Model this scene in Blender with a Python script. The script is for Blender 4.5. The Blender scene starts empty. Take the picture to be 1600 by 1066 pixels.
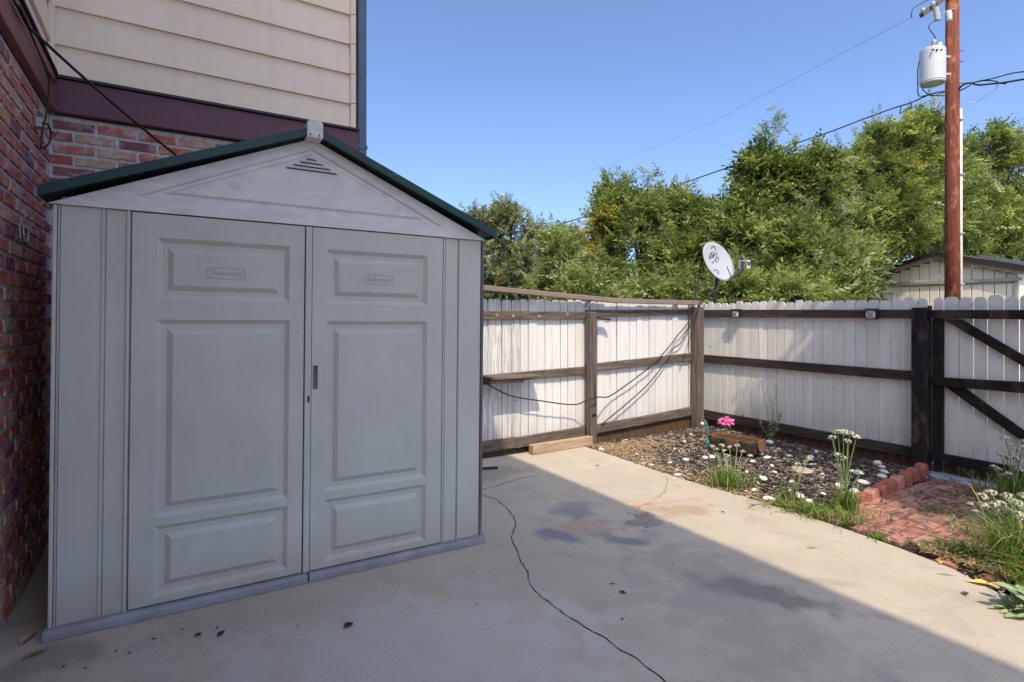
import bpy, math, random
import numpy as np
from mathutils import Vector, Matrix, Euler
random.seed(7); rng = np.random.default_rng(7)
R = math.radians; C = bpy.context.scene.collection; SC = bpy.context.scene

# ------------------------------------------------------------ camera, sky, sun, exposure
F = 853.0; FW = (math.cos(R(57.9)), math.sin(R(57.9))); RT = (math.sin(R(57.9)), -math.cos(R(57.9))); EYE = 1.5
cam = bpy.data.cameras.new('camera'); co = bpy.data.objects.new('camera', cam); C.objects.link(co)
co.location = (0, 0, EYE); co.rotation_euler = (R(90), 0, R(-32.1))
cam.sensor_width = 36; cam.lens = 36*F/1600; cam.shift_y = -43/1600; cam.clip_start = .05; cam.clip_end = 600
SC.camera = co
SUN = Vector((-.31, -.62, 1)).normalized()
w = bpy.data.worlds.new('World'); SC.world = w; w.use_nodes = True
nt = w.node_tree; bg = nt.nodes['Background']
sky = nt.nodes.new('ShaderNodeTexSky'); sky.sky_type = 'NISHITA'; sky.sun_disc = False
sky.sun_elevation = math.asin(SUN.z); sky.sun_rotation = math.atan2(SUN.x, SUN.y) % (2*math.pi)
sky.altitude = 1600; sky.air_density = .72; sky.dust_density = 10; sky.ozone_density = 5.5
nt.links.new(sky.outputs[0], bg.inputs[0]); bg.inputs[1].default_value = .15
sl = bpy.data.lights.new('sun', 'SUN'); sl.energy = 2.0; sl.angle = R(.5); sl.color = (1, .83, .62)
so = bpy.data.objects.new('sun', sl); C.objects.link(so); so.rotation_euler = SUN.to_track_quat('Z', 'Y').to_euler()
SC.view_settings.view_transform = 'Standard'; SC.view_settings.look = 'None'; SC.view_settings.exposure = 1.2
SC.view_settings.gamma = 1; SC.view_settings.use_curve_mapping = False

# ------------------------------------------------------------ helpers
def gz(x): return -.0096*x
def spot(u, v, d):                       # a place d metres ahead of the camera
    a = (u-800)/F
    return Vector((d*(FW[0]+a*RT[0]), d*(FW[1]+a*RT[1]), EYE+d*(490-v)/F))
def onY(u, v, y):
    a = (u-800)/F; return spot(u, v, y/(FW[1]+a*RT[1]))
def onX(u, v, x):
    a = (u-800)/F; return spot(u, v, x/(FW[0]+a*RT[0]))

class MB:
    def __init__(s): s.v = []; s.f = []; s.m = []
    def add(s, vs, fs, mi=0):
        n = len(s.v); s.v += [tuple(p) for p in vs]; s.f += [tuple(i+n for i in f) for f in fs]; s.m += [mi]*len(fs); return s
    def box(s, x0, x1, y0, y1, z0, z1, mi=0):
        return s.add([(x0,y0,z0),(x1,y0,z0),(x1,y1,z0),(x0,y1,z0),(x0,y0,z1),(x1,y0,z1),(x1,y1,z1),(x0,y1,z1)],
              [(0,3,2,1),(4,5,6,7),(0,1,5,4),(1,2,6,5),(2,3,7,6),(3,0,4,7)], mi)
    def obox(s, c, size, rot=None, mi=0):
        M = rot.to_matrix() if rot else Matrix.Identity(3); h = [k/2 for k in size]; c = Vector(c)
        vs = [c+M@Vector((a*h[0],b*h[1],e*h[2])) for e in (-1,1) for a,b in ((-1,-1),(1,-1),(1,1),(-1,1))]
        return s.add(vs, [(0,3,2,1),(4,5,6,7),(0,1,5,4),(1,2,6,5),(2,3,7,6),(3,0,4,7)], mi)
    def bar(s, a, b, wd, th, mi=0, up=(0,0,1)):        # rectangular bar from a to b
        a = Vector(a); b = Vector(b); d = (b-a).normalized(); n = d.cross(Vector(up))
        if n.length < 1e-4: n = d.cross(Vector((1,0,0)))
        n.normalize(); t = n.cross(d)
        vs = [p+n*i*wd/2+t*j*th/2 for p in (a,b) for i,j in ((-1,-1),(1,-1),(1,1),(-1,1))]
        return s.add(vs, [(0,1,2,3),(7,6,5,4),(0,4,5,1),(1,5,6,2),(2,6,7,3),(3,7,4,0)], mi)
    def tube(s, pts, r, n=8, mi=0, caps=True):
        pts = [Vector(p) for p in pts]; rr = r if isinstance(r, (list,tuple)) else [r]*len(pts); vs = []; fs = []
        ref = None
        for i, p in enumerate(pts):
            d = (pts[min(i+1,len(pts)-1)]-pts[max(i-1,0)])
            if d.length < 1e-9: d = Vector((0,0,1))
            d.normalize()
            if ref is None: ref = d.orthogonal().normalized()
            ref = (ref-d*ref.dot(d)).normalized(); q = d.cross(ref)
            for k in range(n):
                a = 2*math.pi*k/n; vs.append(p+(ref*math.cos(a)+q*math.sin(a))*rr[i])
        for i in range(len(pts)-1):
            for k in range(n): fs.append((i*n+k, i*n+(k+1)%n, (i+1)*n+(k+1)%n, (i+1)*n+k))
        if caps: fs += [tuple(range(n))[::-1], tuple((len(pts)-1)*n+k for k in range(n))]
        return s.add(vs, fs, mi)
    def lathe(s, prof, n=24, c=(0,0,0), mi=0):
        vs = []; fs = []
        for r, z in prof:
            for k in range(n):
                a = 2*math.pi*k/n; vs.append((c[0]+r*math.cos(a), c[1]+r*math.sin(a), c[2]+z))
        for i in range(len(prof)-1):
            for k in range(n): fs.append((i*n+k, i*n+(k+1)%n, (i+1)*n+(k+1)%n, (i+1)*n+k))
        return s.add(vs, fs, mi)
    def prism(s, poly, fn, mi=0):           # poly (a,b) list, fn(a,b,side) -> xyz
        n = len(poly); vs = [fn(a,b,0) for a,b in poly]+[fn(a,b,1) for a,b in poly]
        fs = [tuple(range(n)), tuple(range(n,2*n))[::-1]]+[(i,(i+1)%n+0,(i+1)%n+n,i+n)[::-1] for i in range(n)]
        return s.add(vs, fs, mi)
    def mesh(s, name, mats, smooth=False):
        me = bpy.data.meshes.new(name); me.from_pydata(s.v, [], s.f)
        for m in (mats if isinstance(mats, (list,tuple)) else [mats]): me.materials.append(m)
        me.polygons.foreach_set('material_index', s.m)
        if smooth: me.polygons.foreach_set('use_smooth', [True]*len(s.f))
        me.update(); return me
    def build(s, name, mats, parent=None, smooth=False, bev=0, seg=2, recalc=True):
        me = s.mesh(name, mats, smooth)
        if recalc:
            import bmesh
            bm = bmesh.new(); bm.from_mesh(me); bmesh.ops.recalc_face_normals(bm, faces=bm.faces); bm.to_mesh(me); bm.free()
        o = link(name, me, parent)
        if bev:
            b = o.modifiers.new('bevel', 'BEVEL'); b.width = bev; b.segments = seg; b.limit_method = 'ANGLE'; b.angle_limit = R(40)
        return o
def link(name, data, parent=None):
    o = bpy.data.objects.new(name, data); C.objects.link(o)
    if parent: o.parent = parent
    return o
def tag(o, label=None, cat=None, group=None, kind=None):
    if label: o['label'] = label
    if cat: o['category'] = cat
    if group: o['group'] = group
    if kind: o['kind'] = kind
    return o
def thing(name, label, cat, loc=(0,0,0), rot=(0,0,0), group=None):
    o = link(name, None); o.location = loc; o.rotation_euler = rot
    return tag(o, label, cat, group)
def fastmesh(name, V, Q, mat, col=None, smooth=False):      # numpy quads
    me = bpy.data.meshes.new(name); n = len(Q)
    me.vertices.add(len(V)); me.vertices.foreach_set('co', np.asarray(V, 'f').ravel())
    me.loops.add(n*4); me.loops.foreach_set('vertex_index', np.asarray(Q, 'i').ravel())
    me.polygons.add(n); me.polygons.foreach_set('loop_start', np.arange(0, n*4, 4, dtype='i'))
    me.update(calc_edges=True); me.materials.append(mat)
    if col is not None:
        a = me.color_attributes.new('tint', 'FLOAT_COLOR', 'POINT'); a.data.foreach_set('color', np.asarray(col, 'f').ravel())
    return me

# ------------------------------------------------------------ materials
class Mat:
    def __init__(s, name, rough=.8, metal=0, spec=.5):
        s.m = bpy.data.materials.new(name); s.m.use_nodes = True; s.t = s.m.node_tree; s.b = s.t.nodes['Principled BSDF']
        s.b.inputs['Roughness'].default_value = rough; s.b.inputs['Metallic'].default_value = metal
        s.b.inputs['Specular IOR Level'].default_value = spec; s._c = {}
    def n(s, t, **k):
        x = s.t.nodes.new(t)
        for a, b in k.items(): setattr(x, a, b)
        return x
    def l(s, a, b): s.t.links.new(a, b)
    def coord(s, kind='pos', scale=(1,1,1)):
        key = (kind, tuple(scale))
        if key in s._c: return s._c[key]
        src = s.n('ShaderNodeNewGeometry').outputs['Position'] if kind == 'pos' else s.n('ShaderNodeTexCoord').outputs['Object']
        mp = s.n('ShaderNodeMapping'); mp.inputs['Scale'].default_value = scale; s.l(src, mp.inputs[0]); s._c[key] = mp.outputs[0]; return mp.outputs[0]
    def noise(s, scale, detail=4, kind='pos', st=(1,1,1), rough=.55, dist=0):
        x = s.n('ShaderNodeTexNoise'); x.inputs['Scale'].default_value = scale; x.inputs['Detail'].default_value = detail
        x.inputs['Roughness'].default_value = rough; x.inputs['Distortion'].default_value = dist
        s.l(s.coord(kind, st), x.inputs['Vector']); return x.outputs['Fac']
    def ramp(s, fac, stops, const=False):
        x = s.n('ShaderNodeValToRGB'); e = x.color_ramp.elements
        if const: x.color_ramp.interpolation = 'CONSTANT'
        while len(e) < len(stops): e.new(.5)
        for i, (p, c) in enumerate(stops): e[i].position = p; e[i].color = (c,c,c,1) if isinstance(c, (int,float)) else tuple(c)+(1,)
        s.l(fac, x.inputs[0]); return x.outputs[0]
    def mix(s, fac, a, b, mode='MIX'):
        x = s.n('ShaderNodeMix', data_type='RGBA', blend_type=mode)
        for sock, val in ((x.inputs[0], fac), (x.inputs[6], a), (x.inputs[7], b)):
            if isinstance(val, (int,float)): sock.default_value = val
            elif isinstance(val, tuple): sock.default_value = val+(1,)
            else: s.l(val, sock)
        return x.outputs[2]
    def math(s, op, a, b=0, c=None):
        x = s.n('ShaderNodeMath', operation=op)
        for i, val in enumerate((a, b) if c is None else (a,b,c)):
            if isinstance(val, (int,float)): x.inputs[i].default_value = val
            else: s.l(val, x.inputs[i])
        return x.outputs[0]
    def rand(s):
        a = s.n('ShaderNodeObjectInfo').outputs['Random']; b = s.n('ShaderNodeNewGeometry').outputs['Random Per Island']
        return s.math('FRACT', s.math('ADD', a, b))
    def color(s, c):
        if isinstance(c, tuple): s.b.inputs['Base Color'].default_value = c+(1,)
        else: s.l(c, s.b.inputs['Base Color'])
        return s
    def bump(s, h, strength=.3, dist=.01):
        x = s.n('ShaderNodeBump'); x.inputs['Strength'].default_value = strength; x.inputs['Distance'].default_value = dist
        s.l(h, x.inputs['Height'])
        old = s.b.inputs['Normal'].links
        if old: s.l(old[0].from_socket, x.inputs['Normal'])
        s.l(x.outputs[0], s.b.inputs['Normal']); return s
    def blob(s, base, x, y, rx, ry, ang, col, amt, soft=.6):   # a soft colour patch, most often a stain, lying on the ground plane
        mp = s.n('ShaderNodeMapping', vector_type='TEXTURE'); mp.inputs['Location'].default_value = (x,y,0)
        mp.inputs['Rotation'].default_value = (0,0,R(ang)); mp.inputs['Scale'].default_value = (rx,ry,1000)
        nz = s.n('ShaderNodeTexNoise'); nz.inputs['Scale'].default_value = 6; nz.inputs['Detail'].default_value = 5; s.l(s.coord(), nz.inputs['Vector'])
        s.l(s.coord(), mp.inputs[0]); ln = s.n('ShaderNodeVectorMath', operation='LENGTH'); s.l(mp.outputs[0], ln.inputs[0])
        d = s.math('ADD', ln.outputs['Value'], s.math('MULTIPLY', s.math('SUBTRACT', nz.outputs['Fac'], .5), 2.2))
        return s.mix(s.ramp(d, [(1-soft, amt), (1.0, 0.0)]), base, col)

def plain(name, c, rough=.6, metal=0, var=.15, sc=8, bump=0, kind='obj'):
    M = Mat(name, rough, metal); f = M.noise(sc, 5, kind)
    M.color(M.ramp(f, [(.3, tuple(k*(1-var) for k in c)), (.7, tuple(min(1,k*(1+var)) for k in c))]))
    if bump: M.bump(M.noise(sc*6, 4, kind), bump, .003)
    return M.m

def m_concrete():
    M = Mat('concrete', .85, spec=.3)
    c = M.ramp(M.noise(1.3, 6), [(.3, (.43,.38,.30)), (.7, (.52,.46,.365))])
    c = M.mix(M.ramp(M.noise(70, 6, rough=.8), [(.40, 0.0), (.62, .32)]), c, (.29,.275,.25))
    c = M.mix(M.ramp(M.noise(150, 3), [(.60, 0.0), (.68, .65)]), c, (.17,.16,.15))
    c = M.mix(M.ramp(M.noise(130, 2), [(.68, 0.0), (.76, .5)]), c, (.70,.66,.58))
    c = M.mix(M.ramp(M.noise(2.6, 7, dist=1.2), [(.5, 0.0), (.68, .25)]), c, (.22,.205,.19))
    for b in [(2.25,3.0,.20,.10,-55,(.08,.12,.24),.6), (2.58,2.72,.22,.09,-50,(.08,.11,.20),.6), (2.5,3.05,.32,.22,-40,(.27,.14,.13),.3),
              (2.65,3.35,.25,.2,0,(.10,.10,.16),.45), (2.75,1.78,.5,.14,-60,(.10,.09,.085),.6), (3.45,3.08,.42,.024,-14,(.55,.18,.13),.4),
              (3.13,3.15,.07,.05,0,(.55,.14,.10),.6), (3.85,3.35,.12,.05,60,(.5,.22,.10),.4), (3.38,2.9,.35,.16,-30,(.28,.17,.09),.45),
              (.15,3.0,.35,.13,-10,(.26,.24,.21),.3), (-.45,3.05,.3,.2,0,(.16,.14,.12),.5), (.4,2.9,.6,.14,0,(.36,.33,.27),.35), (.9,2.2,1.1,.7,-20,(.50,.51,.50),.5),
              (3.15,1.7,.2,.05,-40,(.2,.18,.15),.3), (2.6,4.5,.5,.3,0,(.2,.17,.14),.4), (2.55,1.9,1.1,.45,70,(.2,.19,.185),.35), (3.7,2.5,.5,.12,80,(.36,.27,.18),.25)]:  # includes one broad patch that darkens the right part of the slab
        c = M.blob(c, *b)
    dots = M.noise(38, 2)
    c = M.blob(c, 3.02, 2.9, .2, .13, 0, (.14,.12,.11), .5, .3); M.color(c)
    M.bump(M.noise(160, 4), .22, .002); M.bump(M.noise(6, 4), .2, .01); return M.m
def m_brick():
    M = Mat('brick', .85, spec=.25); r = M.rand()
    c = M.ramp(r, [(0,(.62,.19,.11)), (.2,(.52,.13,.09)), (.36,(.68,.29,.15)), (.5,(.36,.12,.13)), (.62,(.62,.22,.16)), (.76,(.68,.38,.28)), (.88,(.28,.11,.14)), (.95,(.60,.42,.28))], True)
    c = M.mix(M.ramp(M.noise(26, 6), [(.35, 0.0), (.75, .5)]), c, (.13,.04,.035))
    sm = M.noise(9, 9, rough=.68, dist=.6)
    c = M.mix(M.ramp(sm, [(.50, 0.0), (.68, .7)]), c, (.70,.60,.61))
    c = M.mix(M.ramp(M.noise(60, 4), [(.62, 0.0), (.75, .6)]), c, (.6,.55,.53)); M.color(c)
    M.bump(M.noise(70, 6), .7, .004); M.bump(M.noise(16, 4), .5, .008); return M.m
def m_mortar():
    M = Mat('mortar', .95, spec=.2); M.color(M.ramp(M.noise(30, 6), [(.3,(.50,.47,.45)), (.7,(.72,.69,.66))])); M.bump(M.noise(90, 5), .8, .006); return M.m
def m_wood(name, dark, light, grain=(14,14,1.2), rough=.85, wear=None, blk=0, fine=(120,120,5)):
    M = Mat(name, rough, spec=.3); g = M.noise(2.2, 7, 'obj', grain, .62, .5)
    c = M.ramp(g, [(.30, dark), (.68, light)])
    c = M.mix(M.ramp(M.noise(1, 5, 'obj', fine), [(.52, 0.0), (.66, .6)]), c, tuple(k*.35 for k in dark))
    if wear: c = M.mix(M.ramp(M.noise(7, 6, 'obj', (1,1,.5)), [(.52, 0.0), (.64, .75)]), c, wear)
    c = M.mix(M.math('MULTIPLY', M.rand(), .25), c, tuple(k*.6 for k in dark)); M.color(c)
    M.bump(g, .5, .008); M.bump(M.noise(1, 5, 'obj', fine), .5, .003); return M.m
def m_picket(name, peel, z_hi=None):
    M = Mat(name, .7, spec=.3)
    c = M.ramp(M.noise(1.5, 5, 'pos', (9,9,1.2)), [(.3,(.66,.665,.645)), (.72,(.77,.775,.755))])
    c = M.mix(M.ramp(M.rand(), [(0,0.0),(1,.28)]), c, (.50,.48,.45))
    c = M.mix(M.ramp(M.noise(1, 7, 'pos', (55,55,3.2), .6), [(.62-peel*.24, 0.0), (.72-peel*.24, .6)]), c, (.36,.33,.30))
    c = M.mix(M.ramp(M.noise(1, 5, 'pos', (9,9,18)), [(.66, 0.0), (.72, .5)]), c, (.25,.21,.17))
    sp = M.n('ShaderNodeSeparateXYZ'); M.l(M.n('ShaderNodeNewGeometry').outputs['Position'], sp.inputs[0])
    low = M.ramp(sp.outputs['Z'], [(.10, .55), (.42, 0.0)])
    c = M.mix(M.math('MULTIPLY', low, M.noise(7, 5)), c, (.28,.24,.20)); M.color(c)
    M.bump(M.noise(1, 6, 'pos', (90,90,4)), .45, .003); return M.m
def m_leaf(name, cols, trans=.35):
    M = Mat(name, .5, spec=.35); a = M.n('ShaderNodeVertexColor'); a.layer_name = 'tint'
    sep = M.n('ShaderNodeSeparateColor'); M.l(a.outputs[0], sep.inputs[0])
    c = M.ramp(sep.outputs[0], cols); M.color(c)
    tr = M.n('ShaderNodeBsdfTranslucent'); M.l(M.mix(1.0, c, (1.25,1.35,.7), 'MULTIPLY'), tr.inputs[0])
    mx = M.n('ShaderNodeMixShader'); mx.inputs[0].default_value = trans
    M.l(M.b.outputs[0], mx.inputs[1]); M.l(tr.outputs[0], mx.inputs[2]); M.l(mx.outputs[0], M.t.nodes['Material Output'].inputs[0]); return M.m
def m_plastic(name, a, b, stain=None, grain=True, rough=.55):
    M = Mat(name, rough, spec=.35); c = M.ramp(M.noise(3, 5, 'obj', (1,1,.6)), [(.3, a), (.7, b)])
    if stain:
        c = M.mix(M.ramp(M.noise(5, 7, 'obj', (1,1,2.2), .62, 1.0), [(.45, 0.0), (.68, .75)]), c, stain)
        c = M.mix(M.ramp(M.noise(7, 6, 'obj', (1,1,2)), [(.55, 0.0), (.75, .35)]), c, (.38,.355,.32))
    sp = M.n('ShaderNodeSeparateXYZ'); M.l(M.coord('obj'), sp.inputs[0])
    c = M.mix(M.math('MULTIPLY', M.ramp(sp.outputs['Z'], [(.06, .8), (.30, 0.0)]), M.noise(14, 7, 'obj', (1,1,.6))), c, (.30,.26,.21))
    c = M.mix(M.ramp(M.noise(3, 8, 'obj', (1,1,8), .7, 2.0), [(.64, 0.0), (.70, .3)]), c, (.62,.60,.57))
    if not stain: c = M.mix(M.ramp(M.noise(12, 6, 'obj', (1,1,.3)), [(.55, 0.0), (.8, .35)]), c, tuple(k*.8 for k in a))
    M.color(c)
    if grain: M.bump(M.noise(1, 4, 'obj', (260,260,26)), .3, .0015)
    return M.m

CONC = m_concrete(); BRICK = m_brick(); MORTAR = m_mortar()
W_GREY = m_wood('weathered_grey_wood', (.07,.055,.045), (.22,.185,.155))
W_GREYH = m_wood('weathered_grey_rail', (.07,.052,.04), (.22,.18,.145), (1.2,14,14), fine=(5,120,120))
W_DARKH = m_wood('dark_brown_rail', (.022,.016,.013), (.10,.075,.06), (14,1.2,14), fine=(120,5,120))
W_BLACK = m_wood('black_stained_post', (.006,.006,.009), (.026,.023,.024), wear=(.10,.07,.05))
W_BLACKH = m_wood('black_stained_rail', (.006,.006,.008), (.024,.022,.022), (14,1.2,14), wear=(.09,.06,.045), fine=(120,5,120))
W_RED = m_wood('raw_reddish_wood', (.06,.034,.022), (.17,.095,.055))
W_TAN = m_wood('tan_timber', (.30,.21,.13), (.50,.38,.26), (1.2,14,14), fine=(5,120,120))
PICK = m_picket('white_fence_paint', 0); PICKW = m_picket('peeling_white_paint', .75)
SHED = m_plastic('taupe_shed_plastic', (.465,.475,.42), (.535,.545,.49)); GABLE = m_plastic('faded_gable_plastic', (.58,.575,.565), (.68,.67,.655), (.78,.76,.73))
SHEDB = m_plastic('slate_blue_base', (.13,.175,.26), (.20,.255,.35), (.34,.39,.46)); GREEN = m_plastic('dark_green_roof', (.008,.036,.034), (.015,.055,.049), None, False, .4)
BLACK = plain('black_plastic', (.012,.012,.014), .5); CABLE = plain('black_cable', (.015,.015,.018), .6); DARKGAP = plain('dark_gap', (.01,.01,.01), .9)
SIDING = plain('cream_siding', (.86,.715,.56), .6, 0, .04, 2, .15, 'pos'); M = Mat('cream_siding_paint', .6); c_ = M.ramp(M.noise(1.4, 5), [(.3,(.82,.68,.535)), (.7,(.89,.745,.59))]); c_ = M.mix(M.ramp(M.noise(1, 7, 'pos', (10,10,1.2)), [(.5, 0.0), (.75, .22)]), c_, (.58,.49,.40))
c_ = M.mix(M.ramp(M.noise(60, 3), [(.70, 0.0), (.76, .3)]), c_, (.45,.38,.30)); M.color(c_); M.bump(M.noise(1, 4, 'pos', (3,3,60)), .15, .003); M.bump(M.noise(2.2, 3), .3, .02); SIDING = M.m
SIDEDGE = plain('siding_edge', (.42,.30,.16), .7)
TRIM = plain('plum_trim_paint', (.14,.05,.07), .55, 0, .12, 5, .2, 'pos'); TRIML = plain('maroon_trim_paint', (.26,.08,.08), .55, 0, .12, 5, .2, 'pos')
SPOUT = plain('blue_grey_downspout', (.09,.12,.19), .45); SOFFIT = plain('pale_soffit', (.72,.68,.62), .7, 0, .04); SHING = plain('grey_shingle', (.12,.11,.10), .9, 0, .3, 20, .5)
METAL = plain('galvanised_metal', (.45,.46,.46), .4, .7); GREYP = plain('light_grey_enamel', (.52,.56,.55), .4, 0, .05, 3); DISHG = plain('dish_grey_paint', (.37,.42,.45), .45, 0, .05, 6)
POLE = m_wood('red_brown_pole_wood', (.10,.028,.015), (.26,.075,.04), (9,9,.5), wear=(.38,.14,.07), fine=(60,60,1.5))
ROCK = plain('white_river_stone', (.66,.64,.61), .8, 0, .2, 10, .4, 'pos'); PVC = plain('white_conduit', (.70,.69,.64), .6)
RAILP = plain('brown_painted_rail', (.23,.175,.145), .55, 0, .1, 4, .1)
M = Mat('red_paver', .9, spec=.2); c_ = M.ramp(M.rand(), [(0,(.36,.16,.125)), (.35,(.46,.24,.19)), (.7,(.40,.19,.15)), (1,(.52,.31,.25))])
c_ = M.mix(M.ramp(M.noise(22, 6), [(.4, 0.0), (.7, .5)]), c_, (.30,.11,.085)); M.color(M.mix(M.ramp(M.noise(4, 8, dist=1.5), [(.48, 0.0), (.62, .75)]), c_, (.13,.095,.075))); M.bump(M.noise(120, 4), .6, .003); PAVER = M.m
REDE = plain('red_edging_brick', (.30,.085,.06), .85, 0, .3, 18, .6, 'pos')
M = Mat('mulch_soil', .95, spec=.1); M.color(M.ramp(M.noise(28, 8, rough=.7), [(.3,(.020,.016,.013)), (.55,(.065,.052,.042)), (.8,(.20,.155,.115))])); M.bump(M.noise(60, 6), 1, .02); SOIL = M.m
M = Mat('mulch_chip', .9, spec=.15); M.color(M.ramp(M.rand(), [(0,(.022,.020,.020)), (.35,(.075,.066,.062)), (.65,(.16,.14,.125)), (.85,(.30,.25,.21)), (1,(.50,.44,.38))])); CHIP = M.m
M = Mat('dry_straw', .85, spec=.2); M.color(M.ramp(M.rand(), [(0,(.20,.12,.06)), (.5,(.38,.27,.16)), (1,(.55,.44,.30))])); STRAW = M.m
M = Mat('backyard_ground', .95, spec=.1); M.color(M.ramp(M.noise(.8, 8), [(.3,(.09,.10,.04)), (.7,(.20,.17,.09))])); YARD = M.m
BARK = m_wood('tree_bark', (.06,.045,.035), (.17,.14,.11), (8,8,1))
MAR = m_wood('barrel_stave_wood', (.15,.06,.026), (.34,.165,.075), (14,1.2,14), fine=(80,5,80))

# ------------------------------------------------------------ setting: ground, slab, bed, path
def sheet(name, x0, x1, y0, y1, z, mat, nx=1, ny=1, jit=0, slope=True):
    m = MB()
    for j in range(ny+1):
        for i in range(nx+1):
            x = x0+(x1-x0)*i/nx; y = y0+(y1-y0)*j/ny
            m.v.append((x, y, z+(gz(x) if slope else 0)+(random.uniform(-jit,jit) if jit else 0)))
    for j in range(ny):
        for i in range(nx):
            a = j*(nx+1)+i; m.f.append((a,a+1,a+nx+2,a+nx+1)); m.m.append(0)
    return m.build(name, mat, None, smooth=jit > 0, recalc=False)
tag(sheet('ground', -300, 300, -300, 300, -.20, YARD, slope=False), kind='structure')
edge = [(4.075,5.02),(4.06,4.3),(4.04,3.7),(4.05,3.3),(4.09,2.9),(4.10,2.5),(4.095,2.1),(4.06,1.7),(4.0,1.38),(3.86,1.12),(3.72,.95),(3.75,.6),(3.9,0),(3.9,-4)]
m = MB(); poly = [(-.70,5.02),(-.70,-4)]+edge[::-1]
m.prism(poly, lambda a, b, s: (a, b, gz(a)-(.12 if s else 0)))
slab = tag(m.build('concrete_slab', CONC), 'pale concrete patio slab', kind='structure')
def ribbon(pts, wid, name, mat, parent, z=.002):
    P = []
    for i in range(len(pts)-1):
        a, b = Vector(pts[i]), Vector(pts[i+1]); n = max(2, int((b-a).length/.025))
        for k in range(n): P.append(a.lerp(b, k/n))
    P.append(Vector(pts[-1])); m = MB(); off = 0
    for i, p in enumerate(P):
        d = (P[min(i+1,len(P)-1)]-P[max(i-1,0)]).normalized(); n = Vector((-d.y, d.x)); off = off*.7+random.uniform(-.006,.006)
        q = p+n*off; h = wid*random.uniform(.35,1.0)*(1 if 2 < i < len(P)-3 else .4)
        m.v += [(q.x-n.x*h/2, q.y-n.y*h/2, gz(q.x)+z), (q.x+n.x*h/2, q.y+n.y*h/2, gz(q.x)+z)]
        if i: m.f.append((2*i-2,2*i-1,2*i+1,2*i)); m.m.append(0)
    return m.build(name, mat, parent, recalc=False)
ribbon([(2.2,4.12),(2.267,3.862),(2.232,3.623),(2.145,3.366),(1.979,3.154),(1.851,2.861),(1.72,2.539),(1.689,2.372),(1.69,2.154),(1.717,1.947),(1.733,1.715),(1.729,1.567),(1.70,1.2),(1.62,.6)], .0095, 'crack', DARKGAP, slab)
ribbon([(2.2,4.10),(2.559,4.188),(2.768,4.245),(3.007,4.223)], .008, 'crack', DARKGAP, slab)
ribbon([(3.007,4.223),(3.296,4.101),(3.801,4.116)], .004, 'crack', plain('filled_crack', (.24,.19,.14), .9), slab)
ribbon([(4.009,3.64),(3.86,3.46),(3.584,3.27),(3.366,3.173)], .011, 'crack', plain('rusty_filled_crack', (.30,.19,.08), .9), slab)
ribbon([(3.366,3.173),(3.155,3.123),(2.98,3.03)], .005, 'crack', DARKGAP, slab)

def inbed(x, y):
    ex = np.interp(-y, [-b for a, b in edge], [a for a, b in edge]); return x > ex+.0
bed = tag(sheet('mulch_bed', 4.0, 6.9, 2.2, 5.3, -.03, SOIL, 60, 64, .012), kind='structure')
tag(sheet('soil_strip', 3.6, 6.9, -2.5, 2.2, -.045, SOIL, 50, 60, .012), kind='structure')
def chips(n, reg, lmin, lmax, name, mat, label, zb=-.022, wide=.35):
    V = []; Q = []; k = 0
    for _ in range(n):
        while True:
            x, y = reg()
            if inbed(x, y): break
        L = random.uniform(lmin, lmax); W = L*random.uniform(.12, wide); H = W*.35
        M3 = Euler((random.gauss(0,.25), random.gauss(0,.25), random.uniform(0,6.28))).to_matrix(); c = Vector((x, y, gz(x)+zb+random.uniform(0,.02)))
        for e in (-1,1):
            for a, b in ((-1,-1),(1,-.7),(.9,1),(-1,.8)): V.append(c+M3@Vector((a*L/2, b*W/2, e*H/2)))
        Q += [(k,k+3,k+2,k+1),(k+4,k+5,k+6,k+7),(k,k+1,k+5,k+4),(k+1,k+2,k+6,k+5),(k+2,k+3,k+7,k+6),(k+3,k,k+4,k+7)]; k += 8
    return tag(link(name, fastmesh(name, np.array([tuple(v) for v in V]), np.array(Q), mat)), label, 'ground cover', kind='stuff')
chips(15000, lambda: (random.uniform(4.0,6.4), random.uniform(2.3,5.0)), .02, .065, 'wood_mulch', CHIP, 'dark shredded bark mulch spread over the fenced corner bed')
chips(5500, lambda: (random.uniform(3.7,6.4), random.uniform(-.2,1.45)), .02, .07, 'leaf_litter', CHIP, 'dark twiggy litter along the slab edge at lower right', -.035)
chips(900, lambda: (random.uniform(4.1,6.2), random.uniform(1.2,2.2)), .02, .05, 'path_litter', CHIP, 'thin twigs and crumbs of bark strewn over the red paved path', .002, .2)
chips(500, lambda: (4.12+abs(random.gauss(0,.1)), random.uniform(.8,1.6)), .03, .08, 'path_litter', STRAW, 'dry stalks gathered between the slab edge and the path weeds', .0, .12)
def strawreg():
    t = random.random()
    if t < .6: return (min(6.3, 4.15+abs(random.gauss(0,.55))), 4.85-abs(random.gauss(0,.32)))
    return (4.08+abs(random.gauss(0,.12)), random.uniform(2.2,5))
chips(2600, strawreg, .03, .10, 'dry_straw', STRAW, 'dry tan straw and needles scattered at the bed margin by the left fence', -.012, .1)
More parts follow.
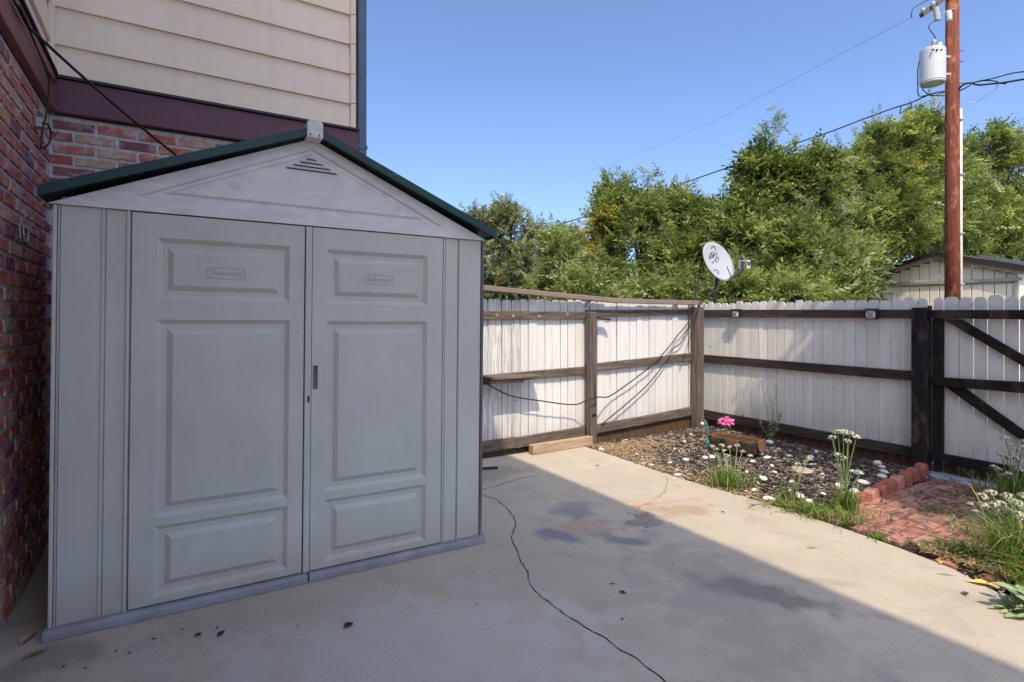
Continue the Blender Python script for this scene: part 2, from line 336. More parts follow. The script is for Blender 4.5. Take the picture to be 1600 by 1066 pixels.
# brick path
path = tag(sheet('brick_path', 4.02, 6.22, .7, 2.27, -.028, SOIL, 4, 4), kind='structure')
pv = [MB().box(-.1055,.1055,-.0495,.0495,-.05,0).mesh('paver', PAVER) for _ in range(1)]
row = 0; y = .78
while y < 2.25:
    x = 4.16+(.11 if row % 2 else 0)
    while x < 6.18:
        ex = np.interp(-y, [-b for a, b in edge], [a for a, b in edge])
        if x-.11 > ex-.0:
            o = link('paver', pv[0], path); o.location = (x, y, gz(x)-.006+random.uniform(-.004,.004)); o.rotation_euler = (random.gauss(0,.015), random.gauss(0,.012), random.gauss(0,.02))
        x += .222
    y += .11; row += 1
pad = tag(sheet('gate_threshold', 6.20, 6.8, 1.4, 2.36, -.028, SOIL, 2, 2), kind='structure')
STONE = plain('blue_grey_stone', (.30,.34,.42), .85, 0, .15, 12, .4, 'pos')
for i in range(5):
    for j in range(3):
        m = MB(); cx, cy = 6.25+j*.12+random.uniform(-.01,.01), 1.5+i*.19+(j%2)*.08
        pl = [(cx+math.cos(a)*.068*random.uniform(.85,1.05), cy+math.sin(a)*.10*random.uniform(.85,1.05)) for a in [k*math.pi/3.5+.3 for k in range(7)]]
        m.prism(pl, lambda a, b, s: (a, b, gz(a)-.005-(.04 if s else 0))); m.build('paving_stone', STONE, pad, bev=.004, seg=1)

# ------------------------------------------------------------ the house
house = thing('house', 'brick and cream siding house with plum trim behind and left of the storage shed', 'house')
wl = MB().box(-4, -.668, -4, 4.70, -.2, 2.80).build('brick_wall', MORTAR, house)
wb = MB().box(-.667, 1.345, 4.628, 9, -.2, 2.80).build('brick_wall', MORTAR, house)
bmesh_v = []
def brickmesh(ax):
    m = MB(); L, D, Hh = .219, .03, .061; j = lambda: random.uniform(-.003,.003); c = .004
    sec = []
    for t, k in ((-L/2,.6),(-L/2+.005,1),(-L/6,1),(L/6,1),(L/2-.005,1),(L/2,.6)):
        sec.append([(t+j()*.5, 0, -Hh/2*(.94)), (t+j(), -D*k+j(), -Hh/2+c+j()*.6), (t+j(), -D*k+j(), j()), (t+j(), -D*k+j(), Hh/2-c+j()*.6), (t+j()*.5, 0, Hh/2*.94)])
    vs = [p for s in sec for p in s]; fs = []
    for i in range(5):
        for k in range(4): fs.append((i*5+k, (i+1)*5+k, (i+1)*5+k+1, i*5+k+1))
    fs += [(0,1,2,3,4), (25,29,28,27,26)]
    if ax == 'Y': vs = [(-p[1]-0, p[0], p[2]) for p in vs]       # front faces +x
    m.add(vs, fs); return m
bvX = [brickmesh('X') for _ in range(6)]; bvY = [brickmesh('Y') for _ in range(6)]
bmX = [b.mesh('brick', BRICK) for b in bvX]; bmY = [b.mesh('brick', BRICK) for b in bvY]
crs = .0765; rows = 36; extra = MB()
for r_ in range(rows):
    z = .03+r_*crs+.035; k = 0; y = 4.62-.117-(.117 if r_ % 2 else 0)
    while y > -3.9:
        k = random.randrange(6)
        if y > 3.25:
            o = link('brick', bmY[k], wl); o.location = (-.69, y, z+random.uniform(-.002,.002)); o.rotation_euler = (random.gauss(0,.006), 0, random.gauss(0,.012))
        elif y > -.5: extra.add([(p[0]-.69, p[1]+y, p[2]+z) for p in bvY[k].v], bvY[k].f)
        y -= .234
tag(extra.build('brickwork', BRICK, wl, recalc=False), kind='stuff')
extra = MB()
for r_ in range(rows):
    z = .03+r_*crs+.035; x = -.66+(.117 if r_ % 2 else .0)+.005
    while x < 1.32:
        k = random.randrange(6)
        if z > 2.05 and x < .85:
            o = link('brick', bmX[k], wb); o.location = (x, 4.65, z+random.uniform(-.002,.002)); o.rotation_euler = (0, random.gauss(0,.006), random.gauss(0,.012))
        else: extra.add([(p[0]+x, p[1]+4.65, p[2]+z) for p in bvX[k].v], bvX[k].f)
        x += .234
tag(extra.build('brickwork', BRICK, wb, recalc=False), kind='stuff')
# siding walls above
sw1 = MB().box(-4, -.69, -4, 4.66, 2.80, 3.98).build('siding_wall', SIDING, house)
sw2 = MB().box(-.69, 1.33, 4.66, 9, 2.80, 7.6).build('siding_wall', SIDING, house)
for i in range(18):
    z0 = 3.02+i*.25; z1 = z0+.285
    if z0 > 7.4: break
    MB().add([(-.69,4.655,z0),(1.31,4.655,z0),(1.31,4.622,z0),(-.69,4.622,z0),(-.69,4.655,z1),(1.31,4.655,z1),(1.31,4.644,z1),(-.69,4.644,z1)],
        [(0,1,2,3),(3,2,6,7),(7,6,5,4),(0,3,7,4),(1,5,6,2)]).build('siding_board', SIDING, sw2)
    if i < 4: MB().add([(-.685,-4,z0),(-.685,4.62,z0),(-.652,4.62,z0),(-.652,-4,z0),(-.685,-4,z1),(-.685,4.62,z1),(-.674,4.62,z1),(-.674,-4,z1)],
        [(0,1,2,3),(3,2,6,7),(7,6,5,4),(0,3,7,4),(1,5,6,2)]).build('siding_board', SIDING, sw1)
    MB().box(1.29,1.334,4.605,4.66,z0+.002,z0+.247).build('corner_block', SIDING, sw2, bev=.003, seg=1)
MB().box(-.668, -.634, 4.585, 4.624, 3.03, 4.0).build('corner_board', SIDING, house, bev=.003, seg=1)
MB().box(-.64, 1.345, 4.575, 4.655, 2.81, 3.03).build('trim_board', TRIM, house, bev=.006)
MB().box(-.70, -.625, -4, 4.572, 2.81, 3.045).build('trim_board', TRIML, house, bev=.006)
MB().box(-.64, 1.35, 4.555, 4.60, 3.032, 3.05).build('drip_cap', BLACK, house)
MB().box(-.67, -.61, -4, 4.55, 3.047, 3.06).build('drip_cap', BLACK, house)
sp = MB().box(1.352, 1.425, 4.60, 4.70, .05, 7.58).build('downspout', SPOUT, house, bev=.01)
for z in (2.9, 5.2): MB().box(1.345,1.43,4.594,4.706,z,z+.03).build('strap', SPOUT, sp)
MB().box(-6, -2.6, -4.4, 4.66, 3.9, 7.6).build('siding_wall', SIDING, house)  # unseen tall block, added to carry the shading roof
MB().box(-6, -.62, -4.1, 4.62, 3.985, 4.08).build('unseen_deck', SOFFIT, house)  # unseen terrace; the wing is kept low to let more light in
rf = MB().box(-6.2, 0.63, -4.6, 2.7, 7.602, 7.70).build('roof', SOFFIT, house)  # unseen roof shaped to cast the slab's shadow edge, pale below for bounce
MB().box(-6.2, 0.69, -4.65, 2.75, 7.702, 7.78).build('shingles', SHING, rf)
MB().box(0.632, 0.69, -4.6, 2.7, 7.58, 7.70).build('unseen_gutter', SIDING, rf, bev=.01)
rf = MB().box(-6.2, 1.49, 4.45, 9.3, 7.602, 7.70).build('roof', SOFFIT, house)
MB().box(-6.2, 1.55, 4.40, 9.35, 7.702, 7.78).build('shingles', SHING, rf)
tag(house, None)
# cables on the house
def wire(name, label, pts, r, mat=None, group=None, cat='cable', parent=None, n=6, smooth=True):
    o = MB().tube(pts, r, n).build(name, mat or CABLE, parent, smooth=smooth)
    return tag(o, label, cat, group) if parent is None else o
def sag(a, b, s, n=14):
    a = Vector(a); b = Vector(b); return [a.lerp(b, t/n)-Vector((0,0,4*s*(t/n)*(1-t/n))) for t in range(n+1)]
wire('cable', 'straight black cable slanting from the brick corner down behind the shed roof', sag(onX(30,10,-.60), (onY(278,243,4.5)), .0)[:1]+sag(onX(46,44,-.60), Vector(onY(290,254,4.45)), .02), .008)
hp = [onX(*p, -.612) for p in [(6,-30),(24,5),(45,45),(62,85),(80,122),(88,130)]]
hp2 = [onX(*p, -.60) for p in [(62,85),(76,120),(76,150),(72,180),(66,205),(64,232)]]+[onX(*p, -.56) for p in [(70,232),(78,222),(80,206),(75,195),(66,192)]]
wire('cable', 'thin black cable running down the trim to a loop on the brick wall', hp, .006)
wire('cable', 'drooping black cable loop hanging beside the inside corner of the house', hp2, .005)
bx = thing('junction_box', 'small grey metal box on the brick wall where the cable loops', 'junction box', tuple(onX(66,193,-.63)))
MB().box(-.03,.02,-.03,.03,-.03,.03).build('housing', METAL, bx, bev=.005); MB().box(.02,.026,-.026,.026,-.026,.026).build('cover', METAL, bx); MB().tube([(0,0,-.03),(0,0,-.05)], .008).build('nipple', METAL, bx)
CHALK = plain('chalk', (.75,.72,.72), .9)
def flatline(pts, wd, name, parent, mat):
    m = MB()
    for a, b in zip(pts, pts[1:]): m.bar(a, b, wd, .004, up=(1,0,0))
    return m.build(name, mat, parent)
cm = [onX(u, v, -.655) for u, v in [(31,350),(32,372)]]
flatline(cm, .008, 'painted_mark', house, CHALK)
flatline([onX(u, v, -.655) for u, v in [(37,353),(37,366),(39,376),(43,377),(45,368),(44,357)]], .008, 'painted_mark', house, CHALK)
flatline([onX(u, v, -.655) for u, v in [(33,350),(50,360)]], .007, 'painted_mark', house, CHALK)

# ------------------------------------------------------------ storage shed
shed = thing('storage_shed', 'grey resin storage shed with double doors and dark green gable roof', 'shed', (-.472, 3.266, .005), (0, R(.56), R(-1.84)))
for a, b in ((-.02,1.128),(1.134,2.25)):
    m = MB(); m.prism([(-.045,0),(-.045,.035),(-.03,.048),(1.15,.048),(1.15,0)], lambda p, q, s, a=a, b=b: ((b if s else a), p, q)); m.build('base_panel', SHEDB, shed, bev=.006)
def front(name, x0, x1, z0, z1, panels, mat, y=0, th=.035):
    """board with moulded panels; panels: (x0,x1,z0,z1,rings[(inset,depth)])"""
    m = MB(); xs = sorted({x0,x1}|{p[0] for p in panels}|{p[1] for p in panels}); zs = sorted({z0,z1}|{p[2] for p in panels}|{p[3] for p in panels})
    for i in range(len(xs)-1):
        for j in range(len(zs)-1):
            cx = (xs[i]+xs[i+1])/2; cz = (zs[j]+zs[j+1])/2
            if any(p[0] < cx < p[1] and p[2] < cz < p[3] for p in panels): continue
            m.add([(xs[i],y,zs[j]),(xs[i+1],y,zs[j]),(xs[i+1],y,zs[j+1]),(xs[i],y,zs[j+1])], [(0,1,2,3)])
    for a, b, c, d, rings in panels:
        prev = None
        for ins, dep in [(0,0)]+rings:
            q = [(a+ins,y+dep,c+ins),(b-ins,y+dep,c+ins),(b-ins,y+dep,d-ins),(a+ins,y+dep,d-ins)]
            if prev: m.add(prev+q, [(k,(k+1)%4,(k+1)%4+4,k+4) for k in range(4)])
            prev = q
        m.add(prev, [(0,1,2,3)])
    B = [(x0,y,z0),(x1,y,z0),(x1,y,z1),(x0,y,z1)]; K = [(p[0],y+th,p[2]) for p in B]
    m.add(B+K, [(0,4,5,1),(1,5,6,2),(2,6,7,3),(3,7,4,0),(4,7,6,5)])
    return m.build(name, mat, shed, recalc=False)
RG = [(.001,.003),(.022,.019),(.046,.019),(.070,.002),(.074,.0005)]
dl = front('door', .300, 1.098, .055, 1.995, [(.402,1.018,1.568,1.877,RG), (.402,1.022,.480,1.468,RG), (.408,1.022,.100,.490-.02,RG)][:2]+[(.402,1.022,.090,.440,RG)], SHED, -.012)
dr = front('door', 1.142, 1.932, .055, 1.995, [(1.218,1.832,1.562,1.875,RG), (1.218,1.832,.484,1.463,RG), (1.218,1.832,.090,.440,RG), (1.146,1.178,1.072,1.213,[(.003,.003),(.005,.022)])], SHED, -.012)
MB().box(1.150,1.174,.009,.0095,1.078,1.207).build('handle_recess', m_plastic('dark_handle', (.12,.12,.12), (.17,.17,.17)), dr)
MB().box(1.104,1.138,-.020,.02,.05,1.995).build('centre_strip', SHED, shed, bev=.004)
MB().box(1.1195,1.1305,-.0225,-.018,1.006,1.043).build('keyhole', BLACK, shed)
def ribbed(x0, x1, ribs, name='front_panel'):
    m = MB(); pts = [(x0,0)]
    for r0, wd, dp in ribs: pts += [(r0,0),(r0+.003,dp),(r0+wd-.003,dp),(r0+wd,0)]
    pts.append((x1,0)); n = len(pts)
    for z in (.048, 2.0): m.v += [(x, y, z) for x, y in pts]
    for i in range(n-1): m.f.append((i,i+1,i+1+n,i+n)); m.m.append(0)
    m.box(x0, x1, .030, .034, .048, 2.0); return m.build(name, SHED, shed, recalc=False)
ribbed(.026, .297, [(.178,.014,-.007),(.192,.006,.008),(.285,.012,.004),(.276,.018,-.012)]); ribbed(1.936, 2.212, [(1.940,.014,-.010),(1.956,.006,.008),(2.044,.007,.012),(2.052,.012,-.006)])
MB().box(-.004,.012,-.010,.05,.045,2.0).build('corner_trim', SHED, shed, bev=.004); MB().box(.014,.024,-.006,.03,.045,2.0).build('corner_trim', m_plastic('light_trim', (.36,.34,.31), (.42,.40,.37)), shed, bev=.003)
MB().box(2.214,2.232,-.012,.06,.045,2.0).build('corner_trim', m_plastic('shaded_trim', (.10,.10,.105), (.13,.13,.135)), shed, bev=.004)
for a in (.02, 2.19): MB().box(a, a+.02, .06, 1.15, .045, 2.05).build('side_wall', SHED, shed)
MB().box(.02, 2.21, 1.15, 1.17, .045, 2.02).build('back_wall', SHED, shed)
m = MB(); tri = [((-.02,2.002),(2.245,2.002),(1.131,2.492),-.02), ((.30,2.066),(1.935,2.066),(1.131,2.437),-.02), ((.335,2.074),(1.895,2.074),(1.131,2.428),-.006), ((.42,2.098),(1.815,2.098),(1.131,2.408),-.006), ((.47,2.110),(1.765,2.110),(1.131,2.398),-.018)]
for i, (a, b, c, y) in enumerate(tri):
    m.v += [(a[0],y,a[1]),(b[0],y,b[1]),(c[0],y,c[1])]
    if i: m.f += [((i-1)*3+k, (i-1)*3+(k+1)%3, i*3+(k+1)%3, i*3+k) for k in range(3)]; m.m += [0]*3
m.f.append((12,13,14)); m.m.append(0); m.add([(-.02,-.02,2.002),(2.245,-.02,2.002),(2.245,.04,2.002),(-.02,.04,2.002),(1.131,-.02,2.492),(1.131,.04,2.492)], [(0,3,2,1),(0,4,5,3),(1,2,5,4),(3,5,2)])
gab = m.build('gable', GABLE, shed, recalc=False)
for i, (a, b) in enumerate([(.992,1.275),(1.028,1.238),(1.065,1.20),(1.10,1.162)]):
    z = 2.306+i*.021
    MB().add([(a,-.0185,z),(b,-.0185,z),(b-.012,-.0185,z+.006),(a+.012,-.0185,z+.006),(a,-.012,z),(b,-.012,z),(b-.012,-.012,z+.006),(a+.012,-.012,z+.006)],
       [(0,1,2,3),(0,4,5,1),(1,5,6,2),(2,6,7,3),(3,7,4,0)]).build('vent_slot', BLACK, gab)
    MB().add([(a,-.019,z+.0065),(b-.012,-.019,z+.0065),(b-.02,-.019,z+.016),(a+.012,-.019,z+.016),(a,-.029,z+.0075),(b-.012,-.029,z+.0075)], [(4,5,2,3),(0,1,5,4),(1,2,5),(0,4,3)]).build('vent_slat', GABLE, gab)
sl_ = (2.508-2.010)/(1.131+.085)
for sgn in (-1, 1):
    def rp(t, q, y, sgn=sgn): return (1.131+sgn*t, y, 2.508-.400*t+q) if sgn < 0 else (1.131+t, y, 2.508-.415*t+q)
    T = 1.165 if sgn < 0 else 1.135
    m = MB(); pr = [(0,0),(0,.034),(T,.028),(T+.012,.018),(T+.012,-.020),(T,-.026),(T,-.008)]
    m.v += [rp(t,q,-.085) for t,q in pr]+[rp(t,q,1.22) for t,q in pr]; n = len(pr)
    m.f += [tuple(range(n)), tuple(range(n,2*n))]+[(i,(i+1)%n,(i+1)%n+n,i+n) for i in range(n)]; m.m += [0]*(n+2)
    rf = m.build('roof_panel', GREEN, shed, bev=.006)
    m = MB(); m.v += [rp(t,q,y) for y in (-.093,-.083) for t,q in ((0,-.010),(0,.036),(T+.01,.029),(T+.01,-.018))]
    m.f += [(0,1,2,3),(4,7,6,5),(0,4,5,1),(1,5,6,2),(2,6,7,3),(3,7,4,0)]; m.m += [0]*6; m.build('roof_edge', GREEN, rf, bev=.002)
    for k in range(7):
        y = .05+k*.17; m = MB(); m.v += [rp(t,q,yy) for t in (.05,T-.02) for q,yy in ((.032,y),(.042,y+.01),(.042,y+.05),(.032,y+.06))]
        m.f += [(0,1,5,4),(1,2,6,5),(2,3,7,6),(0,3,2,1),(4,5,6,7)]; m.m += [0]*5; m.build('roof_rib', GREEN, rf)
MB().box(1.10,1.162,-.06,1.22,2.540,2.566).build('ridge_cap', GREEN, shed, bev=.008)
m = MB(); m.prism([(1.089,2.474),(1.089,2.556),(1.100,2.568),(1.118,2.574),(1.145,2.574),(1.162,2.568),(1.173,2.556),(1.173,2.474)], lambda a, b, s: (a, (-.02 if s else -.108), b))
capo = m.build('ridge_end_cap', GABLE, shed, bev=.003)
for x in (1.106,1.154): MB().box(x-.0035,x+.0035,-.110,-.106,2.482,2.494).build('screw_hole', BLACK, capo)
def text_obj(name, body, size, mat, parent, M4, ext=.0015, sx=1):
    cu = bpy.data.curves.new(name, 'FONT'); cu.body = body; cu.size = size; cu.extrude = ext; cu.align_x = 'CENTER'; cu.align_y = 'CENTER'
    tmp = bpy.data.objects.new('tmp', cu); C.objects.link(tmp); bpy.context.view_layer.update()
    me = bpy.data.meshes.new_from_object(tmp.evaluated_get(bpy.context.evaluated_depsgraph_get())); bpy.data.objects.remove(tmp)
    me.transform(M4 @ Matrix.Diagonal((sx,1,1,1))); me.materials.clear(); me.materials.append(mat); me.name = name
    return link(name, me, parent)
EMB = m_plastic('embossed_plastic', (.38,.375,.36), (.42,.415,.40))
for door, cx in ((dl,.710),(dr,1.525)):
    text_obj('embossed_lettering', 'Rubbermaid', .036, EMB, door, Matrix.Translation((cx, -.0125, 1.7125)) @ Matrix.Rotation(R(90), 4, 'X'), .001, .82)
    m = MB(); W = .088; pts = [(-W,-.020),(-W,.020)]+[(-W+2*W*k/8, .020+.010*math.sin(math.pi*k/8)) for k in range(1,8)]+[(W,.020),(W,-.020)]+[(W-2*W*k/8, -.020-.008*math.sin(math.pi*k/8)) for k in range(1,8)]+[(-W,-.020)]
    for a, b in zip(pts, pts[1:]): m.bar((cx+a[0],-.0125,1.7125+a[1]), (cx+b[0],-.0125,1.7125+b[1]), .003, .0035)
    m.build('logo_frame', EMB, door)

# ------------------------------------------------------------ fences
def picket_mesh(wd, mat, ztop=1.655, zlo=.075, zbot=-.10):
    m = MB(); e = wd*.27; m.box(-wd/2, wd/2, 0, .016, zbot, zlo, 1)
    m.prism([(-wd/2,zlo),(wd/2,zlo),(wd/2,ztop-e*1.1),(wd/2-e*.4,ztop-e*.35),(wd/2-e,ztop),(-wd/2+e,ztop),(-wd/2+e*.4,ztop-e*.35),(-wd/2,ztop-e*1.1)], lambda a, b, s: (a, .016 if s else 0, b), 0)
    return m.mesh('picket', [mat, W_RED])
PM = [picket_mesh(.112, PICK), picket_mesh(.112, PICK, 1.662), picket_mesh(.112, PICK, 1.648)]; PMW = picket_mesh(.112, PICKW)
left = thing('wooden_fence', 'sunlit white picket fence with grey weathered rails between shed and corner post', 'fence', (0, 5.12, 0))
xs = [1.45+.112*k for k in range(13)]+[2.905,2.978,3.083,3.212,3.321,3.429,3.548,3.664,3.765,3.885,3.99,4.105,4.214,4.33,4.44,4.56,4.655,4.767,4.882,4.988,5.11,5.22,5.333,5.45,5.552,5.662,5.775,5.885,6.0,6.11,6.22,6.33]
for i, (a, b) in enumerate(zip(xs, xs[1:])):
    o = link('picket', PMW if b < 3.35 else random.choice(PM), left); o.location = ((a+b)/2, random.uniform(-.002,.002), random.uniform(-.006,.006)+.0); o.scale = ((b-a-.0085)/.112, 1, 1)
    o.rotation_euler = (random.gauss(0,.004), random.gauss(0,.0025), random.gauss(0,.03))
def rail(pts, wd_lo, wd_hi, parent, mat, name='rail', axis='x', dep=(0,0), bev=.006):   # pts: list of (s, zlo, zhi)
    m = MB()
    for k, (s, lo, hi) in enumerate(pts):
        for d, z in ((dep[0],lo),(dep[1],lo),(dep[1],hi),(dep[0],hi)):
            m.v.append((s, d, z) if axis == 'x' else (d, s, z))
        if k: b = 4*k; m.f += [(b-4+i, b-4+(i+1)%4, b+(i+1)%4, b+i) for i in range(4)]; m.m += [0]*4
    n = len(m.v); m.f += [(0,1,2,3), (n-4,n-1,n-2,n-3)]; m.m += [0]*2
    return m.build(name, mat, parent, bev=bev)
for pts in ([(1.4,1.44,1.54),(2.83,1.436,1.534),(3.5,1.436,1.523),(4.25,1.434,1.519)], [(4.252,1.462,1.543),(5.2,1.47,1.547),(6.20,1.482,1.556)],
            [(1.4,.72,.81),(2.83,.74,.84),(3.473,.761,.854),(4.25,.762,.861)], [(4.252,.795,.889),(5.2,.82,.92),(6.20,.849,.955)],
            [(1.4,.01,.12),(2.83,.011,.133),(3.24,.02,.14)], [(3.245,.012,.128),(4.25,.025,.142)], [(4.252,.034,.144),(5.2,.06,.17),(6.20,.095,.209)]):
    rail(pts, 0, 0, left, W_GREYH, dep=(-.042,-.003))
MB().box(4.20,4.30,-.17,-.07,-.12,1.52).build('post', W_GREY, left, bev=.014)
for a, b, y0 in ((2.80,3.46,-.30),):
    s = rail([(a,.815,.838),(b,.800,.826)], 0, 0, left, W_GREYH, 'shelf_board', dep=(-.26,-.045))
    rail([(2.80,.770,.812),(3.22,.762,.798)], 0, 0, left, W_GREYH, 'shelf_board', dep=(-.235,-.20))
MB().obox((4.46,-.10,1.435), (.20,.05,.022), Euler((0,.10,0))).build('bracket', W_DARKH, left)
MB().obox((4.25,-.174,.30), (.06,.008,.03), Euler((0,-.1,0))).build('metal_plate', BLACK, left)
for x, z in ((2.99,1.48),(3.95,1.49),(3.55,1.47),(3.2,1.47)): MB().obox((x,-.046,z), (.032,.006,.032), Euler((0,R(45),0))).build('nail_plate', W_TAN, left)
tm = thing('timber', 'loose tan timber lying on the slab end against the left fence', 'timber', (3.76, 4.93, gz(3.76)))
m = MB(); m.obox((0,0,.052), (.86,.085,.10), Euler((0,.0096,R(2)))); m.build('board', W_TAN, tm, bev=.006); MB().obox((-.432,-.012,.055),(.004,.07,.085),Euler((0,.0096,R(2)))).build('sawn_end', plain('sawn_end_grain',(.30,.21,.13),.9),tm)

right = thing('wooden_fence', 'shaded white picket fence with dark rails running from corner post to gate', 'fence', (6.46, 0, 0))
ys = [5.33,5.21,5.09,4.979,4.863,4.743,4.637,4.515,4.4,4.284,4.171,4.048,3.936,3.813,3.704,3.588,3.473,3.35,3.231,3.114,2.994,2.877,2.76,2.65,2.54,2.43]
for a, b in zip(ys, ys[1:]):
    o = link('picket', random.choice(PM), right); o.location = (0, (a+b)/2, random.uniform(-.012,.010)); o.scale = ((a-b-.0085)/.112, 1, 1); o.rotation_euler = (0, 0, R(-90)+random.gauss(0,.035))
for i, pts in enumerate(([(5.28,1.450,1.554),(3.8,1.450,1.546),(2.52,1.451,1.539)], [(5.28,.808,.916),(3.8,.81,.912),(2.52,.812,.911)], [(5.28,.008,.135),(3.8,.02,.134),(2.52,.033,.134)])):
    rail(pts, 0, 0, right, W_DARKH, axis='y', dep=(-.048,-.003))
MB().box(-.34,-.21,4.97,5.10,-.14,1.585).build('post', W_GREY, right, bev=.012)
MB().box(-.208,-.19,5.03,5.09,-.14,1.60).build('post_spacer', PICKW, right)
gp = MB().box(-.135,-.01,2.405,2.525,-.2,1.56).build('gate_post', W_BLACK, right, bev=.014)
MB().box(-.008,.03,2.40,2.428,-.2,1.58).build('post_strip', W_RED, right, bev=.003)

gate = thing('gate', 'white picket gate with black stained frame and diagonal braces', 'gate', (6.46, 0, 0))
ys = [2.385,2.297,2.175,2.062,1.958,1.84,1.732,1.62,1.51,1.40,1.29,1.18]
for i, (a, b) in enumerate(zip(ys, ys[1:])):
    o = link('picket', PM[i%3], gate); o.location = (0, (a+b)/2, random.uniform(-.004,.012)); o.scale = ((a-b-.010)/.112, 1, 1); o.rotation_euler = (0,0,R(-90))
for pts in ([(2.395,1.452,1.535),(1.15,1.445,1.530)], [(2.372,.791,.873),(1.15,.80,.912)], [(2.372,.040,.133),(1.15,.03,.135)]): rail(pts, 0, 0, gate, W_BLACKH, axis='y', dep=(-.085,-.045))
MB().box(-.043,-.004,2.286,2.376,.04,1.45).build('stile', W_BLACK, gate, bev=.004)
MB().box(-.043,-.004,1.18,1.27,.04,1.45).build('stile', W_BLACK, gate, bev=.004)
def slab_brace(P4, name):
    m = MB(); m.v += [(x,y,z) for x in (-.0445,-.006) for y,z in P4]; m.f += [(0,1,2,3),(7,6,5,4)]+[(i,(i+1)%4,(i+1)%4+4,i+4) for i in range(4)]; m.m += [0]*6; m.build(name, W_BLACKH, gate, bev=.003)
slab_brace([(2.285,1.441),(2.143,1.443),(1.272,.83),(1.272,.735)], 'brace'); slab_brace([(2.275,.788),(2.12,.788),(1.272,.135),(1.272,.045)], 'brace')
MB().box(-.02,.05,1.5,1.6,1.6,1.605).build('latch', METAL, gate)

pr = thing('metal_rail', 'long brown painted rail sloping along the top of the left fence', 'rail', (0,0,0))
rail([(1.4,1.79,1.85),(2.804,1.740,1.797),(3.8,1.680,1.738),(4.67,1.628,1.686),(5.4,1.621,1.680),(6.22,1.617,1.677)], 0, 0, pr, RAILP, 'rail_bar', dep=(4.99,5.07), bev=.008)
for x in (1.6, 4.25, 6.1): MB().box(x,x+.03,5.07,5.115,1.58,1.66).build('bracket', METAL, pr)

for (y, z, lab) in ((4.56,1.492,'small black solar light on the fence rail nearest the corner post'), (2.91,1.487,'square black solar light on the fence rail nearest the gate')):
    s = thing('solar_light', lab, 'light', (6.412, y, z), (0,0,0), 'solar lights on the fence rail')
    MB().box(-.055,0,-.058,.058,-.05,.055).build('housing', BLACK, s, bev=.006)
    MB().box(-.075,-.0,-.062,.062,.057,.066).build('solar_panel', plain('solar_cell', (.01,.014,.04), .2), s, bev=.002)
    fr = MB(); q = [(-.046,-.040),(.046,-.040),(.046,.042),(-.046,.042)]
    fr.v += [(-.0575,a,b) for a,b in q]+[(-.066,a*.45,b*.45) for a,b in q]; fr.f += [(0,1,5,4),(1,2,6,5),(2,3,7,6),(3,0,4,7),(4,5,6,7)]; fr.m += [0]*5
    fr.build('lens', plain('silver_lens', (.55,.57,.58), .3), s)
    d = MB(); ring = [(.02*math.cos(a),.016*math.sin(a)) for a in [k*math.pi/6 for k in range(13)]]
    for a, b in zip(ring, ring[1:]): d.bar((-.068,a[0],a[1]),(-.068,b[0],b[1]),.005,.005,up=(1,0,0))
    for sy in (-1,1):
        for sz in (-1,1): d.bar((-.060,sy*.046,sz*.041),(-.068,sy*.018,sz*.016),.004,.004)
    d.build('grille', BLACK, s)
# cables on the left fence
def z5(pts, y): return [onY(740+a/3.332, 420+b/3.332, y) for a, b in pts]
def smooth(P, n=4):
    out = []
    for i in range(len(P)-1):
        p0, p1, p2, p3 = P[max(i-1,0)], P[i], P[i+1], P[min(i+2,len(P)-1)]
        for k in range(n):
            t = k/n; out.append(.5*((2*p1)+(p2-p0)*t+(2*p0-5*p1+4*p2-p3)*t*t+(3*p1-p0-3*p2+p3)*t**3))
    return out+[P[-1]]
wire('cable', 'long black cable swagging across both bays of the left fence to the shed', smooth(z5([(1170,190),(1110,290),(1060,350),(1035,385),(980,450),(920,510),(830,580),(710,663)],5.05)+z5([(650,668)],4.90)+z5([(590,685)],4.90)+z5([(520,708),(350,688),(190,660)],5.0)+z5([(60,595),(20,580)],4.95)), .0075)
wire('cable', 'black cable dropping steeply from the corner post to the bottom fence rail', smooth(z5([(1175,185),(1125,300),(1075,390),(1040,415),(1010,470),(960,540),(900,610),(800,700),(710,775),(665,812)],5.055)), .0075)
wire('drain_hose', 'short black hose end lying on the slab beside the shed', [(2.35,4.62,.0),(2.55,4.66,-.005),(2.72,4.60,-.008)], .013, BLACK, cat='hose')
wire('drain_hose', 'second black hose end just behind the first beside the shed', [(2.3,4.75,.0),(2.5,4.78,-.005),(2.66,4.80,-.008)], .011, BLACK, cat='hose')

# ------------------------------------------------------------ satellite dish
rt3 = Vector((RT[0],RT[1],0)); up3 = Vector((0,0,1)); bk = -Vector((FW[0],FW[1],0))
KD = 1.09
dc = spot(1123, 408, 7.35*KD)
nrm = (rt3*.45+up3*.32+bk*.84).normalized()
base = spot(1116, 474, 7.35*KD)
dish = thing('satellite_dish', 'grey satellite dish on a mast above the fence corner', 'satellite dish', (base.x, base.y, base.z-.2))
def L(p): return Vector(p)-dish.location
e2 = (rt3*-.54+up3*.84); e2 = (e2-nrm*e2.dot(nrm)).normalized(); e1 = e2.cross(nrm).normalized()
m = MB(); n = 40; rings = 7
for s, off in ((0,0),(1,-.008)):
    for i in range(rings+1):
        q = i/rings
        for k in range(n): a = 2*math.pi*k/n; p = L(dc)+e1*(.285*q*math.cos(a))+e2*(.318*q*math.sin(a))+nrm*(.05*q*q-.05+off); m.v.append(tuple(p))
B = (rings+1)*n
for i in range(rings):
    for k in range(n):
        a, b, c, d = i*n+k, i*n+(k+1)%n, (i+1)*n+(k+1)%n, (i+1)*n+k; m.f += [(a,b,c,d),(B+d,B+c,B+b,B+a)]; m.m += [0,0]
